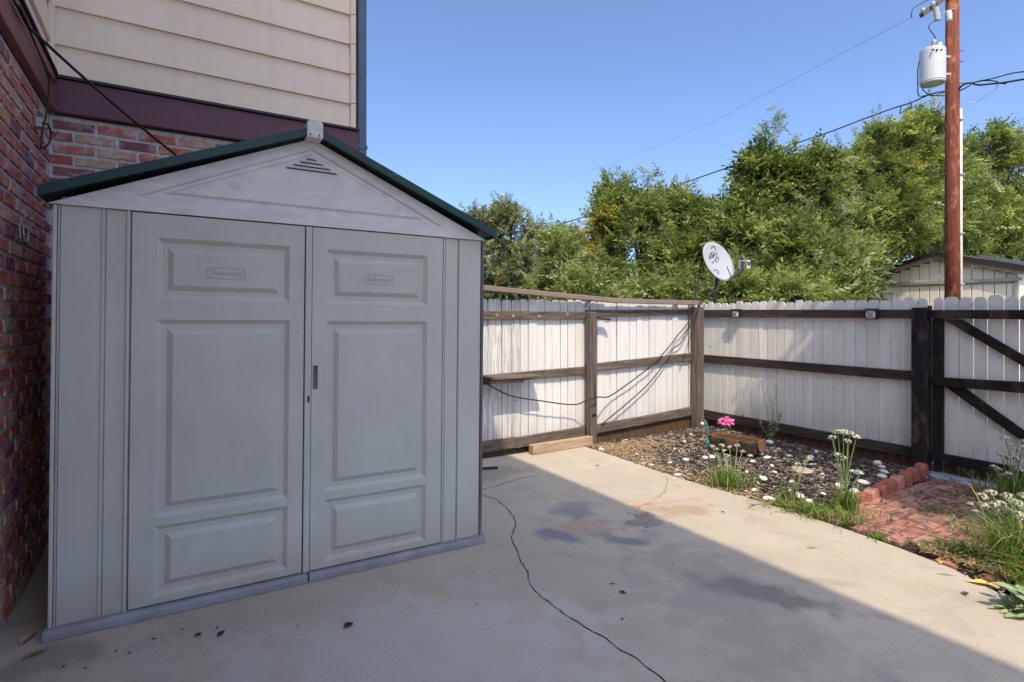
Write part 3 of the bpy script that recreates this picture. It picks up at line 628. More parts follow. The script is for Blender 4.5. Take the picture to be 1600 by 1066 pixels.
for k in range(n): m.f.append((rings*n+k, rings*n+(k+1)%n, B+rings*n+(k+1)%n, B+rings*n+k)); m.m.append(0)
refl = m.build('reflector', DISHG, dish, smooth=True, recalc=False)
m = MB(); rimp = [L(dc)+e1*(.285*math.cos(a))+e2*(.318*math.sin(a))+nrm*-.002 for a in [2*math.pi*k/40 for k in range(41)]]; m.tube(rimp, .006, 6); m.build('rim', plain('dish_rim', (.22,.23,.24), .5), refl, smooth=True)
INK = plain('dark_print', (.03,.03,.04), .6)
Mx = Matrix((e1.to_4d(), e2.to_4d(), nrm.to_4d(), (0,0,0,1))).transposed(); 
for i in range(3): Mx[3][i] = 0
def onD(a, b): q = (a/.285)**2+(b/.318)**2; return L(dc)+e1*a+e2*b+nrm*(.05*q-.05+.004)
tl = onD(-.01,.14); Mt = Mx.copy(); Mt.translation = tl
text_obj('logo_text', 'dish', .17, INK, refl, Mt @ Matrix.Rotation(R(-6),4,'Z'), .001)
Mt = Mx.copy(); Mt.translation = onD(.045,.045); text_obj('logo_text', 'NETWORK', .022, INK, refl, Mt @ Matrix.Rotation(R(14),4,'Z'), .001)
def decal(pts, wd):
    m = MB(); P = [onD(*p) for p in pts]
    for a, b in zip(P, P[1:]): m.bar(a, b, wd, .002, up=tuple(nrm))
    m.build('logo_line', INK, refl)
decal([(0,.03),(.09,.055),(.10,.02),(.012,-.008),(0,.03)], .006); decal([(.05,.20),(.08,.225),(.12,.215),(.13,.18),(.115,.15)], .010); decal([(-.09,.05),(-.08,.02),(-.05,.02),(-.03,.04)], .010)
decal([(-.215,-.08),(-.17,-.065),(-.12,-.075),(-.095,-.11),(-.105,-.145),(-.14,-.15),(-.15,-.125),(-.13,-.118)], .009)
bot = L(dc)-e2*.31+nrm*.0; lnb = L(spot(1163,414,6.95*KD))
MB().bar(bot-nrm*.03, lnb+Vector((0,0,-.05))+(bot-lnb)*.08, .028, .028).build('feed_arm', plain('arm_grey', (.20,.21,.21), .5), dish, bev=.004)
bxr = Euler((0,0,R(-20)))
fd = MB().obox(lnb, (.13,.10,.12), bxr).build('receiver', plain('receiver_beige', (.50,.49,.43), .6), dish, bev=.008)
MB().obox(lnb+rt3*-.03+bk*.06+up3*.0, (.05,.05,.10), bxr).build('feed_horn', plain('horn_dark', (.10,.10,.09), .6), fd)
for k, dd in enumerate((.012,-.012)): MB().obox(lnb+rt3*.045+bk*.045+up3*(.02+dd), (.05,.02,.008), Euler((0,0,R(-32)))).build('vent', INK, fd)
mb = L(base); mt = L(dc)-e2*.15-nrm*.13
MB().tube([mb+Vector((0,0,-.35)), mb+Vector((0,0,.12)), mt], .02, 10).build('mast', plain('dark_blue_mast', (.02,.025,.07), .4), dish, smooth=True)
MB().bar(L(dc)-nrm*.13-e2*.12, L(dc)-nrm*.075-e2*.10, .10, .12).build('bracket', METAL, dish, bev=.01)
s1 = L(spot(1085,470,7.3*KD)); MB().tube([s1, L(spot(1097,408,7.42*KD))], .011, 8).build('strut', CABLE, dish)
MB().tube([mb+Vector((-.05,0,-.02)), L(spot(1128,446,7.25*KD))], .009, 8).build('strut', CABLE, dish)
MB().tube([bot+nrm*.02, L(spot(1136,417,7.1*KD))], .006, 6).build('rod', CABLE, dish)
wire('cable', 'thick black cable looping from dish mast to corner post', smooth([spot(1120,450,7.95), spot(1108,462,7.8), spot(1096,470,7.4), spot(1092,480,7.0), spot(1088,492,6.95)]), .010)

# ------------------------------------------------------------ utility pole with transformer
P0 = spot(1488, 467, 13.0); pole = thing('utility_pole', 'tall red-brown wooden utility pole behind the fence', 'utility pole', (P0.x, P0.y, -.2))
MB().tube([(0,0,0),(0,0,4),(0,0,10.6)], [.155,.148,.130], 20).build('shaft', POLE, pole, smooth=True)
cdir = Vector((RT[0],RT[1],0)); 
MB().tube([tuple(cdir*.165+bk*.05+Vector((0,0,.2))), tuple(cdir*.155+bk*.05+Vector((0,0,6.55)))], .035, 8).build('conduit', PVC, pole, smooth=True)
for zz in (1.0,2.4,3.6,5.0,6.3): MB().obox(cdir*.15+bk*.05+Vector((0,0,zz)), (.12,.12,.03), Euler((0,0,R(-32)))).build('conduit_strap', METAL, pole)
def PL(u, v, d=12.9): return spot(u,v,d)-pole.location
for v in (80,97,131): MB().tube([PL(1500,v,12.9), PL(1506,v-2,12.8)], .012, 6).build('bolt', METAL, pole)
m = MB(); m.bar(PL(1440,24,12.6), PL(1500,-22,13.1), .09, .10); m.build('crossarm', W_GREY, pole)
for (u, v) in ((1442,20),(1458,10),(1474,-2)): MB().lathe([(.001,0),(.035,.0),(.035,.03),(.05,.04),(.03,.06),(.05,.08),(.03,.10),(.001,.11)], 12, tuple(PL(u,v,12.6))).build('insulator', GREYP, pole, smooth=True)
m = MB(); m.tube([PL(1462,12,12.6), PL(1465,32,12.6)], .06, 10); m.build('cutout_fuse', plain('porcelain_grey', (.42,.42,.42), .35), pole)
MB().bar(PL(1466,22,12.6), PL(1490,14,12.9), .03, .03).build('fuse_bracket', METAL, pole)
MB().lathe([(.001,0),(.05,0),(.06,.05),(.06,.2),(.04,.25),(.001,.25)], 12, tuple(PL(1483,34,12.7))).build('arrester', GREYP, pole, smooth=True)
T0 = spot(1457,132,12.55); tr = thing('transformer', 'pale grey cylindrical transformer hung on the utility pole', 'transformer', tuple(T0)); tr.scale = (.88,.88,.93)
MB().lathe([(.001,-.03),(.13,-.03),(.15,.0),(.26,.0),(.275,.02),(.275,.05),(.285,.06),(.285,.80),(.28,.80),(.28,.84),(.24,.87),(.001,.90)], 28).build('tank', GREYP, tr, smooth=False)
MB().lathe([(.001,.88),(.06,.88),(.06,1.0),(.075,1.01),(.045,1.03),(.07,1.05),(.03,1.10),(.001,1.12)], 12, (.04,-.02,0)).build('bushing', METAL, tr, smooth=True)
MB().lathe([(.001,.86),(.055,.86),(.055,1.0),(.045,1.03),(.001,1.04)], 12, (.17,-.10,0)).build('arrester', GREYP, tr, smooth=True)
tc = cdir*1.0
for z in (.25,.68): MB().bar(tc*.24+Vector((0,0,z)), tc*.46+Vector((0,0,z)), .06, .05).build('bracket', METAL, tr)
for k in range(3): MB().tube([-tc*(.2-.1*k)+bk*.24+Vector((0,0,.74)), -tc*(.2-.1*k)+bk*.30+Vector((0,0,.72))], .02, 8).build('terminal', BLACK, tr)
def pw(name, label, uvd, r, cat='power line', mat=None, gr='power lines at the pole'): return wire(name, label, smooth([spot(*p) for p in uvd]), r, mat, gr, cat)
pw('power_line', 'black wire curling up from transformer bushing to the fuse', [(1462,68,12.6),(1461,58,12.6),(1452,45,12.6),(1453,38,12.6),(1461,32,12.6)], .010)
pw('power_line', 'black wire arcing off the top left crossarm end', [(1470,-8,12.6),(1440,5,12.6),(1426,15,12.6),(1424,28,12.6)], .010)
pw('power_line', 'wire hanging down the left side of the transformer', [(1437,95,12.5),(1434,110,12.5),(1434,135,12.5),(1436,150,12.5),(1450,149,12.6),(1478,150,12.8)], .012)
pw('power_line', 'lower wire curving under the transformer to the pole', [(1440,128,12.4),(1442,140,12.4),(1455,150,12.5),(1468,147,12.6),(1482,142,12.8)], .010)
pw('power_line', 'black service cable crossing above the trees from pole to far left', [(1482,142,12.9),(1455,147,12.8),(1425,160,12.7),(1400,168,12.9),(1360,182,13.1),(1300,205,13.4),(1250,222,13.7),(1180,247,14.1),(1100,275,14.7),(1000,310,15.5),(900,343,16.5),(845,359,17)], .017)
pw('power_line', 'small loop of slack cable left of the pole', [(1400,168,12.9),(1412,164,12.8),(1422,162,12.8),(1424,168,12.8),(1414,172,12.8),(1406,178,12.8),(1409,165,12.8)], .012)
pw('power_line', 'very thin high wire crossing the open sky', [(1424,28,12.6),(1380,50,14),(1300,92,16),(1200,145,19),(1080,205,24),(950,257,30),(820,302,38)], .004)
pw('power_line', 'thick black cable leaving the pole toward the right frame edge', [(1497,142,12.9),(1503,134,12.8),(1515,130,12.7),(1530,133,12.6),(1550,131,12.4),(1570,129,12.2),(1600,124,11.8),(1660,116,11)], .020)
pw('power_line', 'upper thinner cable leaving the pole toward the right frame edge', [(1497,143,12.9),(1510,137,12.7),(1525,128,12.6),(1550,123,12.4),(1580,115,12.1),(1600,112,11.8),(1660,104,11)], .014)
pw('power_line', 'drooping loop of cable right of the pole', [(1498,140,12.9),(1506,131,12.8),(1520,129,12.7),(1540,126,12.5),(1555,127,12.4),(1562,130,12.3),(1572,131,12.2)], .014)
pw('power_line', 'pale frayed guy wire trailing right of the pole', [(1510,162,12.8),(1528,158,12.7),(1542,148,12.6),(1555,140,12.5),(1560,130,12.4)], .006, mat=METAL)
pw('power_line', 'horizontal wire in the trees right of the pole', [(1500,278,13),(1540,279,14),(1570,276,15),(1610,264,16),(1660,250,17)], .010)

# ------------------------------------------------------------ neighbour's shed
gs = thing('garden_shed', "neighbour's pale panelled shed with low gable roof beyond the fence", 'shed', (18, 6.5, -.2))
PALE = plain('pale_cream_panel', (.74,.69,.58), .75, 0, .06, 2, .1); DKE = plain('dark_fascia', (.03,.022,.02), .6); BEI = plain('beige_fascia', (.36,.33,.29), .6)
y0, y1, ya, wz, az = -1.66, 1.75, .05, 2.76, 3.30
MB().box(.06, 3.4, y0+.02, y1-.02, 0, 2.72).build('wall', PALE, gs)
k = y0
while k < y1-.02:
    e = min(k+.232, y1); MB().box(.0,.05,k+.006,e-.006,0,2.46).build('wall_panel', PALE, gs, bev=.008, seg=1)
    zt = 2.78+(.52)*(1-abs((k+e)/2-ya)/1.75)-.06
    MB().box(.012,.05,k+.006,e-.006,2.60,max(2.64,zt-.05)).build('gable_panel', PALE, gs, bev=.006, seg=1); k += .238
MB().box(-.06,.05,y0-.08,y1+.08,2.52,2.60).build('fascia', BEI, gs); MB().box(-.045,.055,y0,y0+.07,0,2.5).build('corner_trim', BEI, gs)
for sgn in (-1, 1):
    ye = y0-.22 if sgn < 0 else y1+.22
    def rq(t, q, x, ye=ye): return (x, ya+(ye-ya)*t, az+.06-(az-2.74)*t+q)
    for nm, x0, x1, q0, q1, mt in (('roof', -.15, 3.5, 0, .05, SHING), ('verge_board', -.19, -.152, -.06, .055, DKE), ('verge_trim', -.10, -.06, -.17, -.03, BEI)):
        m = MB(); m.v += [rq(t,q,x) for x in (x0,x1) for t,q in ((0,q0),(1,q0),(1,q1),(0,q1))]; m.f += [(0,1,2,3),(7,6,5,4)]+[(i,(i+1)%4,(i+1)%4+4,i+4) for i in range(4)]; m.m += [0]*6; m.build(nm, mt, gs)
    if sgn < 0:
        m = MB(); m.v += [rq(t,q,x) for x in (.3,1.8) for t,q in ((.42,.06),(.95,.06),(.95,.15),(.42,.15))]; m.f += [(0,1,2,3),(7,6,5,4)]+[(i,(i+1)%4,(i+1)%4+4,i+4) for i in range(4)]; m.m += [0]*6
        m.build('solar_panel', plain('blue_grey_panel', (.12,.15,.19), .35), gs)
dk = thing('storage_bin', 'dark bin with white corner beyond the fence left of the pale shed', 'bin', tuple(spot(1352,470,11)-Vector((0,0,.9))))
MB().box(-.2,.2,-.2,.2,0,1.02).build('bin_body', plain('charcoal_bin', (.04,.045,.06), .5), dk, bev=.02); MB().box(-.22,.22,-.22,.22,1.022,1.06).build('lid', plain('charcoal_lid', (.05,.055,.075), .5), dk, bev=.01)

# ------------------------------------------------------------ trees
def spray(nl=11, length=.42, ll=.095, lw=.030, droop=.25, seed=0):
    r = random.Random(seed); V = []; Q = []
    for i in range(nl):
        t = (i//2+1)/((nl//2)+1) if i < nl-1 else 1.0; side = (1 if i % 2 else -1) if i < nl-1 else 0
        bx_, bz = length*t, -droop*length*t*t; ang = side*R(58+r.uniform(-14,14)); l = ll*(1-.35*abs(t-.5))*r.uniform(.8,1.15)
        d = Vector((math.cos(ang), math.sin(ang), -.35+r.uniform(-.3,.3))).normalized(); s = Vector((0,0,1)).cross(d).normalized(); s = (s+Vector((0,0,r.uniform(-.5,.5)))).normalized()
        b = Vector((bx_,0,bz)); k = len(V); V += [b, b+d*l*.45+s*lw/2, b+d*l, b+d*l*.45-s*lw/2]; Q.append((k,k+1,k+2,k+3))
    k = len(V); V += [Vector((0,-.003,0)),Vector((length,-.002,-droop*length)),Vector((length,.002,-droop*length)),Vector((0,.003,0))]; Q.append((k,k+1,k+2,k+3))
    return np.array([tuple(v) for v in V]), np.array(Q)
def frames(D, roll):
    D = D/np.linalg.norm(D, axis=1, keepdims=True); U = np.tile([0,0,1.], (len(D),1)); U[np.abs(D[:,2])>.97] = [1,0,0]
    S = np.cross(U, D); S /= np.linalg.norm(S, axis=1, keepdims=True); T = np.cross(D, S)
    c, s = np.cos(roll)[:,None], np.sin(roll)[:,None]; S2 = S*c+T*s; T2 = -S*s+T*c
    return np.stack([D, S2, T2], axis=2)
def crown_mesh(name, blobs, n, mat, temps, sig=.22, tint=(.5,.22), up=.2, size=1., yellow=None, dens=6, shoot=1.):
    C_ = np.array([b[0] for b in blobs]); Rr = np.array([b[1] for b in blobs]); wgt = Rr**2/np.sum(Rr**2)
    cl = []; 
    for c, r in zip(C_, Rr):
        k = max(5, int(dens*4*r*r*2.2)); d = rng.normal(size=(k,3)); d /= np.linalg.norm(d,axis=1,keepdims=True)
        cl += [(c+d[i]*r*rng.uniform(.55,1.0)*np.array([1,1,.95]), d[i], r, rng.uniform(.8,1.25)) for i in range(k)]
    P = np.array([c[0] for c in cl]); Dn = np.array([c[1] for c in cl]); rr = np.array([c[2] for c in cl])
    idx = rng.integers(0, len(cl), n); sg = sig*np.minimum(1.4, .6+rr[idx])[:,None]
    pos = P[idx]+rng.normal(size=(n,3))*sg*np.array([1,1,.8]); ctint = rng.normal(0,1,len(cl))[idx]
    D = Dn[idx]*.9+rng.normal(size=(n,3))*.75+np.array([0,0,up])
    top = np.where(Dn[:,2] > .15)[0]; ns = int(n*.13); nsh = max(8, ns//16); sh_o = P[rng.choice(top, nsh)]; sh_d = rng.normal(size=(nsh,3))*.28+np.array([0,0,1.]); sh_l = rng.uniform(.15,.55,nsh)*shoot
    q = rng.integers(0, nsh, ns); tt = rng.uniform(0,1,ns)**.8; pos[:ns] = sh_o[q]+sh_d[q]*(sh_l[q]*tt)[:,None]+rng.normal(size=(ns,3))*.03; D[:ns] = rng.normal(size=(ns,3))*.6+np.array([0,0,.7]); fr = frames(D, rng.normal(0,.7,n))
    Vs = []; Qs = []; Cs = []; off = 0; pick = rng.integers(0, len(temps), n); sc = rng.uniform(.7,1.2,n)*size; sc[:ns] *= .62
    tn = np.clip(tint[0]+tint[1]*(.55*ctint+.75*rng.normal(0,1,n)), 0, .84)
    if yellow is not None:
        for yc, yr in yellow:
            q = np.linalg.norm(pos-np.array(yc), axis=1) < yr*rng.uniform(.5,1.2,n); tn[q & (rng.random(n) < .75)] = 1.0
    for t, (V, Q) in enumerate(temps):
        s = np.where(pick == t)[0]
        if not len(s): continue
        W = np.einsum('nij,vj->nvi', fr[s], V)*sc[s][:,None,None]+pos[s][:,None,:]
        Vs.append(W.reshape(-1,3)); Qs.append((Q[None]+(np.arange(len(s))*len(V))[:,None,None]+off).reshape(-1,4)); off += len(s)*len(V)
        c = np.zeros((len(s),len(V),4)); c[...,0] = np.clip(tn[s][:,None]+rng.normal(0,.03,(len(s),len(V))),0,1); c[...,3] = 1; Cs.append(c.reshape(-1,4))
    me = fastmesh(name, np.concatenate(Vs), np.concatenate(Qs), mat, np.concatenate(Cs)); return me, P
LV = m_leaf('bright_leaf', [(0,(.055,.085,.022)), (.35,(.13,.175,.060)), (.65,(.26,.31,.125)), (.84,(.44,.48,.24)), (.95,(.50,.36,.08)), (1,(.52,.34,.09))], .48)
LD = m_leaf('grey_green_leaf', [(0,(.06,.07,.036)), (.35,(.14,.16,.085)), (.65,(.25,.275,.145)), (.84,(.40,.43,.25)), (1,(.40,.32,.12))], .4)
LY = m_leaf('yellow_green_leaf', [(0,(.07,.10,.025)), (.35,(.16,.20,.060)), (.65,(.28,.325,.115)), (.84,(.46,.50,.23)), (1,(.50,.38,.12))], .5)
TP = [spray(11, .42, .135, .050, .25, s) for s in range(5)]; TS = [spray(9, .20, .085, .036, .1, s) for s in range(5)]; TN = [spray(9, .24, .080, .038, .15, 9+s) for s in range(5)]
def tree(name, label, base, blobs, n, mat, temps, gr=None, **k):
    t = thing(name, label, 'tree', base, (0,0,0), gr); B = Vector(base)
    loc = [((b[0]-B), b[1]) for b in blobs]; loc = [(np.array(tuple(c)), r) for c, r in loc]
    if k.get('yellow'): k['yellow'] = [(np.array(tuple(c-B)), r) for c, r in k['yellow']]
    me, P = crown_mesh('crown', loc, n, mat, temps, **k); cr = link('crown', me, t)
    m = MB(); zt = max(c[2] for c, r in loc); hub = Vector((0,0,min(1.2, zt*.3)))
    m.tube([(0,0,-.1),(.02,.01,hub.z*.5),tuple(hub)], [.16,.12,.11], 8)
    for c, r in loc:
        c = Vector(c); mid = hub.lerp(c, .5)+Vector((random.uniform(-.2,.2),random.uniform(-.2,.2),.1)); rr = .05+.02*r
        m.tube([hub, mid, c, c+Vector((random.uniform(-.1,.1),random.uniform(-.1,.1),r*.7))], [rr*1.3, rr, rr*.6, .012], 6)
    idx = rng.choice(len(P), min(len(P), 110), replace=False)
    for i in idx:
        p = Vector(P[i]); c, r = min(loc, key=lambda q: np.linalg.norm(q[0]-P[i])); c = Vector(c)
        m.tube([c.lerp(p, .0), c.lerp(p,.55)+Vector((0,0,.08)), p+(p-c)*.1], [.028,.016,.005], 5)
    m.build('trunk', BARK, t, smooth=True, recalc=False); return t
def B_(l, e=0): return [(spot(u, v+(26+e if v < 340 else 12+e*.5), d), .9*r*d/F) for u, v, d, r in l]
G = 'trees beyond the fence'
tree('tree', 'dense grey-green tree just right of the shed roof', (spot(775,450,14.5).x, spot(775,450,14.5).y, -.2),
  B_([(725,345,14.5,36),(785,345,14.2,36),(815,370,14.5,32),(760,390,14.2,46),(820,415,14,38),(780,440,14,46),(700,370,15,40),(835,350,14.5,16),(715,440,14.5,60),(735,320,14.5,15),(770,322,14.5,13),(800,318,14.3,14),(650,400,15,60),(835,450,14,34),(740,420,13.8,40)]), 9500, LD, TN, G, sig=.15, tint=(.52,.26), up=.3, dens=5)
tree('tree', 'small bright green tree between the grey-green tree and the yellow-tinged one', (spot(880,460,11).x, spot(880,460,11).y, -.2),
  B_([(880,400,11,26),(868,368,11,11),(900,430,10.8,30),(865,440,11,28),(890,375,11.2,12),(925,450,10.5,26)]), 2600, LV, TS+TN, G, sig=.12, tint=(.60,.2), up=.4)
tree('tree', 'broad green tree with yellowing left side behind the fence corner', (spot(1010,460,12).x, spot(1010,460,12).y, -.2),
  B_([(955,325,12,30),(1000,325,11.7,40),(1050,325,12,40),(1095,345,12,36),(1130,375,11.8,28),(930,375,12,36),(975,395,11.5,46),(1040,395,11.5,46),(1100,410,11.3,42),(930,430,11.3,36),(1000,450,11,40),(1075,450,11,36),(980,283,12,10),(1040,281,12,11),(1008,292,12,12),(945,300,12,10),(1125,322,12,10),(1085,305,12,12),(955,280,12,7),(1060,290,12,8)], 15),
  10000, LV, TP+TS, G, sig=.11, tint=(.50,.28), up=.6, dens=4, shoot=1.6, yellow=[(spot(935,300,11.6), .38),(spot(940,345,11.4),.50),(spot(910,385,11.4),.42),(spot(1070,300,11.7),.25)])
tree('tree', 'tall feathery green tree right of the satellite dish', (spot(1210,460,10.5).x, spot(1210,460,10.5).y, -.2),
  B_([(1205,262,11,24),(1262,262,11,26),(1185,305,10.8,34),(1245,315,10.5,42),(1290,330,10.6,36),(1180,370,10.5,40),(1240,380,10.2,44),(1285,392,10.2,38),(1190,430,9.6,38),(1260,440,9.4,36),(1295,440,9.6,26),(1190,222,11,9),(1270,228,11,10),(1285,215,11,7),(1215,225,11,9),(1180,240,11,8),(1240,232,11,7),(1335,400,10.8,16),(1152,350,10.8,20),(1150,445,9.8,30),(1160,300,11,12)], 24),
  10500, LV, TP, G, sig=.11, tint=(.52,.28), up=.45, dens=4, shoot=1.6)
tree('tree', 'tallest olive-green tree just left of the utility pole', (spot(1325,460,16).x, spot(1325,460,16).y, -.2),
  B_([(1400,215,15.6,26),(1448,205,15.8,24),(1350,245,15.6,34),(1400,265,15.3,40),(1445,260,15.7,36),(1330,300,15.2,42),(1395,320,15,46),(1440,330,15.5,42),(1340,360,14.8,40),(1410,350,14.6,34),(1440,350,15.8,30),(1395,188,15.6,10),(1452,182,15.8,12),(1420,195,15.6,13),(1365,208,15.6,11),(1340,220,15.6,9),(1470,290,16,30),(1430,205,15.6,16),(1310,245,15.6,15),(1480,330,16.8,36),(1380,180,15.6,7),(1440,170,15.8,7),(1480,230,16,22)]),
  12000, LY, TP+TN, G, sig=.13, tint=(.52,.28), up=.45, dens=3.5, shoot=1.6, yellow=[(spot(1440,245,14.6),.5)])
tree('tree', 'yellow-green tree with open top at the right frame edge', (spot(1560,440,21).x, spot(1560,440,21).y, -.2),
  B_([(1565,220,21,26),(1590,250,21,22),(1520,240,21.5,22),(1510,290,21,38),(1560,300,20.5,38),(1600,300,21,32),(1510,350,20.5,44),(1570,360,20.3,46),(1620,350,20.5,44),(1530,395,20.3,40),(1600,400,20.3,40),(1575,196,21,10),(1562,190,21,7),(1515,212,21,13),(1650,320,21,60),(1480,360,21,44),(1660,400,21,60)]),
  7800, LY, TP, G, sig=.24, tint=(.5,.24), up=.45, size=1.25, dens=3, yellow=[(spot(1590,265,20.5),.45)])
tree('tree', 'low leafy bushes filling the gap behind the right fence top', (spot(1100,470,9.3).x, spot(1100,470,9.3).y, -.2),
  B_([(900,455,9.6,24),(960,458,9.6,22),(1030,460,9.5,24),(1090,452,9.4,24),(1150,456,9.2,24),(1215,460,9.0,22),(1280,462,9.2,20)]), 3000, LV, TP+TS, G, sig=.13, tint=(.6,.2), up=.2)
sh = tree('tree', 'overhanging tree beyond the right frame edge shading the gate', (7.3,-1.4,-.2),
  [(Vector((4.95,.25,5.5)),.7),(Vector((4.7,-1.0,5.4)),.6),(Vector((5.6,.85,5.7)),.4),(Vector((6.1,-.7,5.8)),.8),(Vector((5.1,-.4,5.6)),.45),(Vector((4.15,-1.6,5.3)),.4),(Vector((4.6,-1.9,5.4)),.5)], 4200, LV, TP, None, sig=.12, dens=3)

# ------------------------------------------------------------ bed: stones, planter, edging
def rockmesh(seed):
    r = random.Random(seed); m = MB(); n, k = 9, 5
    for i in range(1, k):
        ph = math.pi*i/k
        for j in range(n): a = 2*math.pi*j/n; q = 1+r.uniform(-.10,.10); m.v.append((math.sin(ph)*math.cos(a)*q, math.sin(ph)*math.sin(a)*q*.78, math.cos(ph)*.5*q))
    m.v += [(0,0,.5),(0,0,-.5)]; T = len(m.v)-2
    for i in range(k-2):
        for j in range(n): m.f.append((i*n+j, (i+1)*n+j, (i+1)*n+(j+1)%n, i*n+(j+1)%n))
    for j in range(n): m.f += [(T, j, (j+1)%n), (T+1, (k-2)*n+(j+1)%n, (k-2)*n+j)]
    m.m = [0]*len(m.f); return m.mesh('river_stone', ROCK, True)
RM = [rockmesh(i) for i in range(6)]
rocks = [(4.726,4.9),(4.627,4.86),(4.12,4.026),(4.15,3.95),(4.613,3.904,.045),(4.865,3.863,.04),(4.95,3.84,.04),(5.69,4.735),(6.15,3.94,.06),(5.95,3.7),(4.704,3.079,.055),(4.78,3.301),(4.20,2.698,.06),(4.509,2.613,.055),(4.323,2.912,.04),(4.852,2.891),(5.387,2.526,.06),(5.752,2.533,.06),(6.25,2.797,.05),(6.12,2.70,.055),(6.0,2.822),(5.667,2.713,.06),(5.756,2.947,.05),(5.749,4.0),(5.448,3.52,.055),(5.527,3.66,.045),(4.10,3.568,.05),(4.38,3.913),(4.186,3.86),(5.349,2.878),(5.177,3.51),(5.041,3.856),(5.85,4.5),(4.373,3.048),(4.238,2.927),(4.449,2.5,.05),(6.063,3.056),(5.204,3.307),(5.022,2.43,.06),(4.14,4.70,.045),(6.09,4.467),(4.469,3.45),(4.239,3.698),(4.512,3.264),(5.742,3.45),(5.6,4.4),(5.3,4.5),(4.9,4.3),(5.1,2.6,.05),(5.95,2.6,.05),(4.75,2.55),(4.6,2.75),(5.6,3.2),(6.2,3.4),(5.9,3.3,.04),(4.35,4.35),(5.0,3.15),(5.3,3.05)]
ROCKL = {4: 'white stone in open mulch left of the planter, midway to the slab', 8: 'pale stone near the fence foot just below the tall spindly weed', 10: 'white stone just right of the bright grass clump, farthest from the slab', 12: 'large white stone at the slab edge between the two grass patches', 13: 'white stone at the upper left foot of the ragged green weeds', 16: 'large white stone right of the tall chives close to the edging bricks', 17: 'white stone beside the middle of the edging brick row, nearer of two', 18: 'small pale stone nearest the bottom fence rail by the gate post', 19: 'upper white stone of the trio beside the edging bricks near the gate post', 21: 'white stone behind the heads of the tall chives on their right side', 22: 'white stone just left of the tall chives stems in the dark mulch', 24: 'larger white stone directly below the right end of the planter', 25: 'white stone touching the foot of the planter at its right end', 26: 'white stone at the slab edge left of the bright grass clump', 35: 'white stone half hidden in the ragged green weeds, lowest of two', 38: 'white stone partly behind the stems of the tall chives at their foot', 39: 'white stone beside the foot of the left fence post', 48: 'white stone just left of the base of the tall chives', 49: 'lower white stone of the trio beside the edging bricks near the gate post'}
for i, q in enumerate(rocks):
    x, y = q[:2]; s = (q[2] if len(q) > 2 else random.uniform(.02,.034))*.92
    o = link('river_stone', random.choice(RM)); o.location = (x, y, gz(x)-.006+s*.18); o.rotation_euler = (random.uniform(-.2,.2), random.uniform(-.2,.2), random.uniform(0,6.28)); o.scale = (s,s,s*random.uniform(.7,1.1))
    tag(o, ROCKL.get(i, 'very small white river stone, one of the scatter on the dark mulch'), 'stone', 'white river stones on the mulch')
pl = thing('planter', 'half barrel wooden planter lying lengthwise on the mulch', 'planter', (5.36, 3.83, gz(5.36)-.022), (0,0,R(14))); pl.scale = (1.15,1.02,1.3)
def bprof(t, a, off=0): r = .118+.028*math.cos(t*math.pi/2*1.5)+off; return (math.cos(a)*r*.95, t*.27, .150+math.sin(a)*r)
for i in range(9):
    a0 = math.pi+math.pi*i/9+.012; a1 = math.pi+math.pi*(i+1)/9-.012; m = MB(); N = 8
    for k in range(N+1):
        t = -1+2*k/N; m.v += [bprof(t,a0),bprof(t,a1),bprof(t,a1,-.014),bprof(t,a0,-.014)]
        if k: b = 4*k; m.f += [(b-4+j,b-4+(j+1)%4,b+(j+1)%4,b+j) for j in range(4)]; m.m += [0]*4
    n = len(m.v); m.f += [(0,1,2,3),(n-4,n-1,n-2,n-3)]; m.m += [0,0]; m.build('stave', MAR, pl)
HOOP = plain('dark_hoop', (.05,.06,.065), .5, .3)
for t0 in (-.92,-.40,.33,.90):
    m = MB(); N = 16
    for k in range(N+1):
        a = math.pi+math.pi*k/N; m.v += [bprof(t0-.075,a,.002),bprof(t0+.075,a,.002),bprof(t0+.075,a,.006),bprof(t0-.075,a,.006)]
        if k: b = 4*k; m.f += [(b-4+j,b-4+(j+1)%4,b+(j+1)%4,b+j) for j in range(4)]; m.m += [0]*4
    m.build('hoop', HOOP, pl)
for t in (-.97,.97):
    m = MB(); pts = [(a[0],a[2]) for a in [bprof(t, math.pi+math.pi*k/12, -.012) for k in range(13)]]; m.prism(pts, lambda a, b, s, t=t: (a, (t+(.04 if s else 0)*(-1 if t > 0 else 1))*.27, b)); m.build('end_board', MAR, pl)
sheetm = MB(); sheetm.box(-.122,.122,-.245,.245,.05,.132); sheetm.build('soil', SOIL, pl)
PINK = plain('pink_petal', (.72,.16,.42), .6, 0, .3, 40); LEAFG = plain('green_leaf', (.12,.22,.04), .6, 0, .3, 20); UMB = plain('white_umbel', (.60,.62,.50), .7, 0, .15, 60); STEM = plain('pale_green_stem', (.20,.27,.10), .6, 0, .2, 10)
BLADE = m_leaf('grass_blade', [(0,(.055,.11,.018)), (.5,(.12,.22,.03)), (.84,(.22,.32,.06)), (1,(.42,.36,.16))], .3)
def quadcloud(m, n, c, r, s, flat=1):
    for _ in range(n):
        d = Vector((random.gauss(0,1),random.gauss(0,1),random.gauss(0,1)*flat)).normalized()*r*random.uniform(.4,1); p = Vector(c)+d
        a = Vector((random.gauss(0,1),random.gauss(0,1),random.gauss(0,1))).normalized(); b = a.orthogonal().normalized()*s*.5; a = a*s*.5
        m.add([p-a, p+b*.8, p+a, p-b*.8], [(0,1,2,3)])
fl = thing('flower', 'bright pink artificial flower rising behind the barrel planter', 'flower', (5.56, 4.12, gz(5.5)))
MB().tube([(0,0,-.02),(.01,0,.12),(0,-.02,.24)], .006, 6).build('stem', STEM, fl)
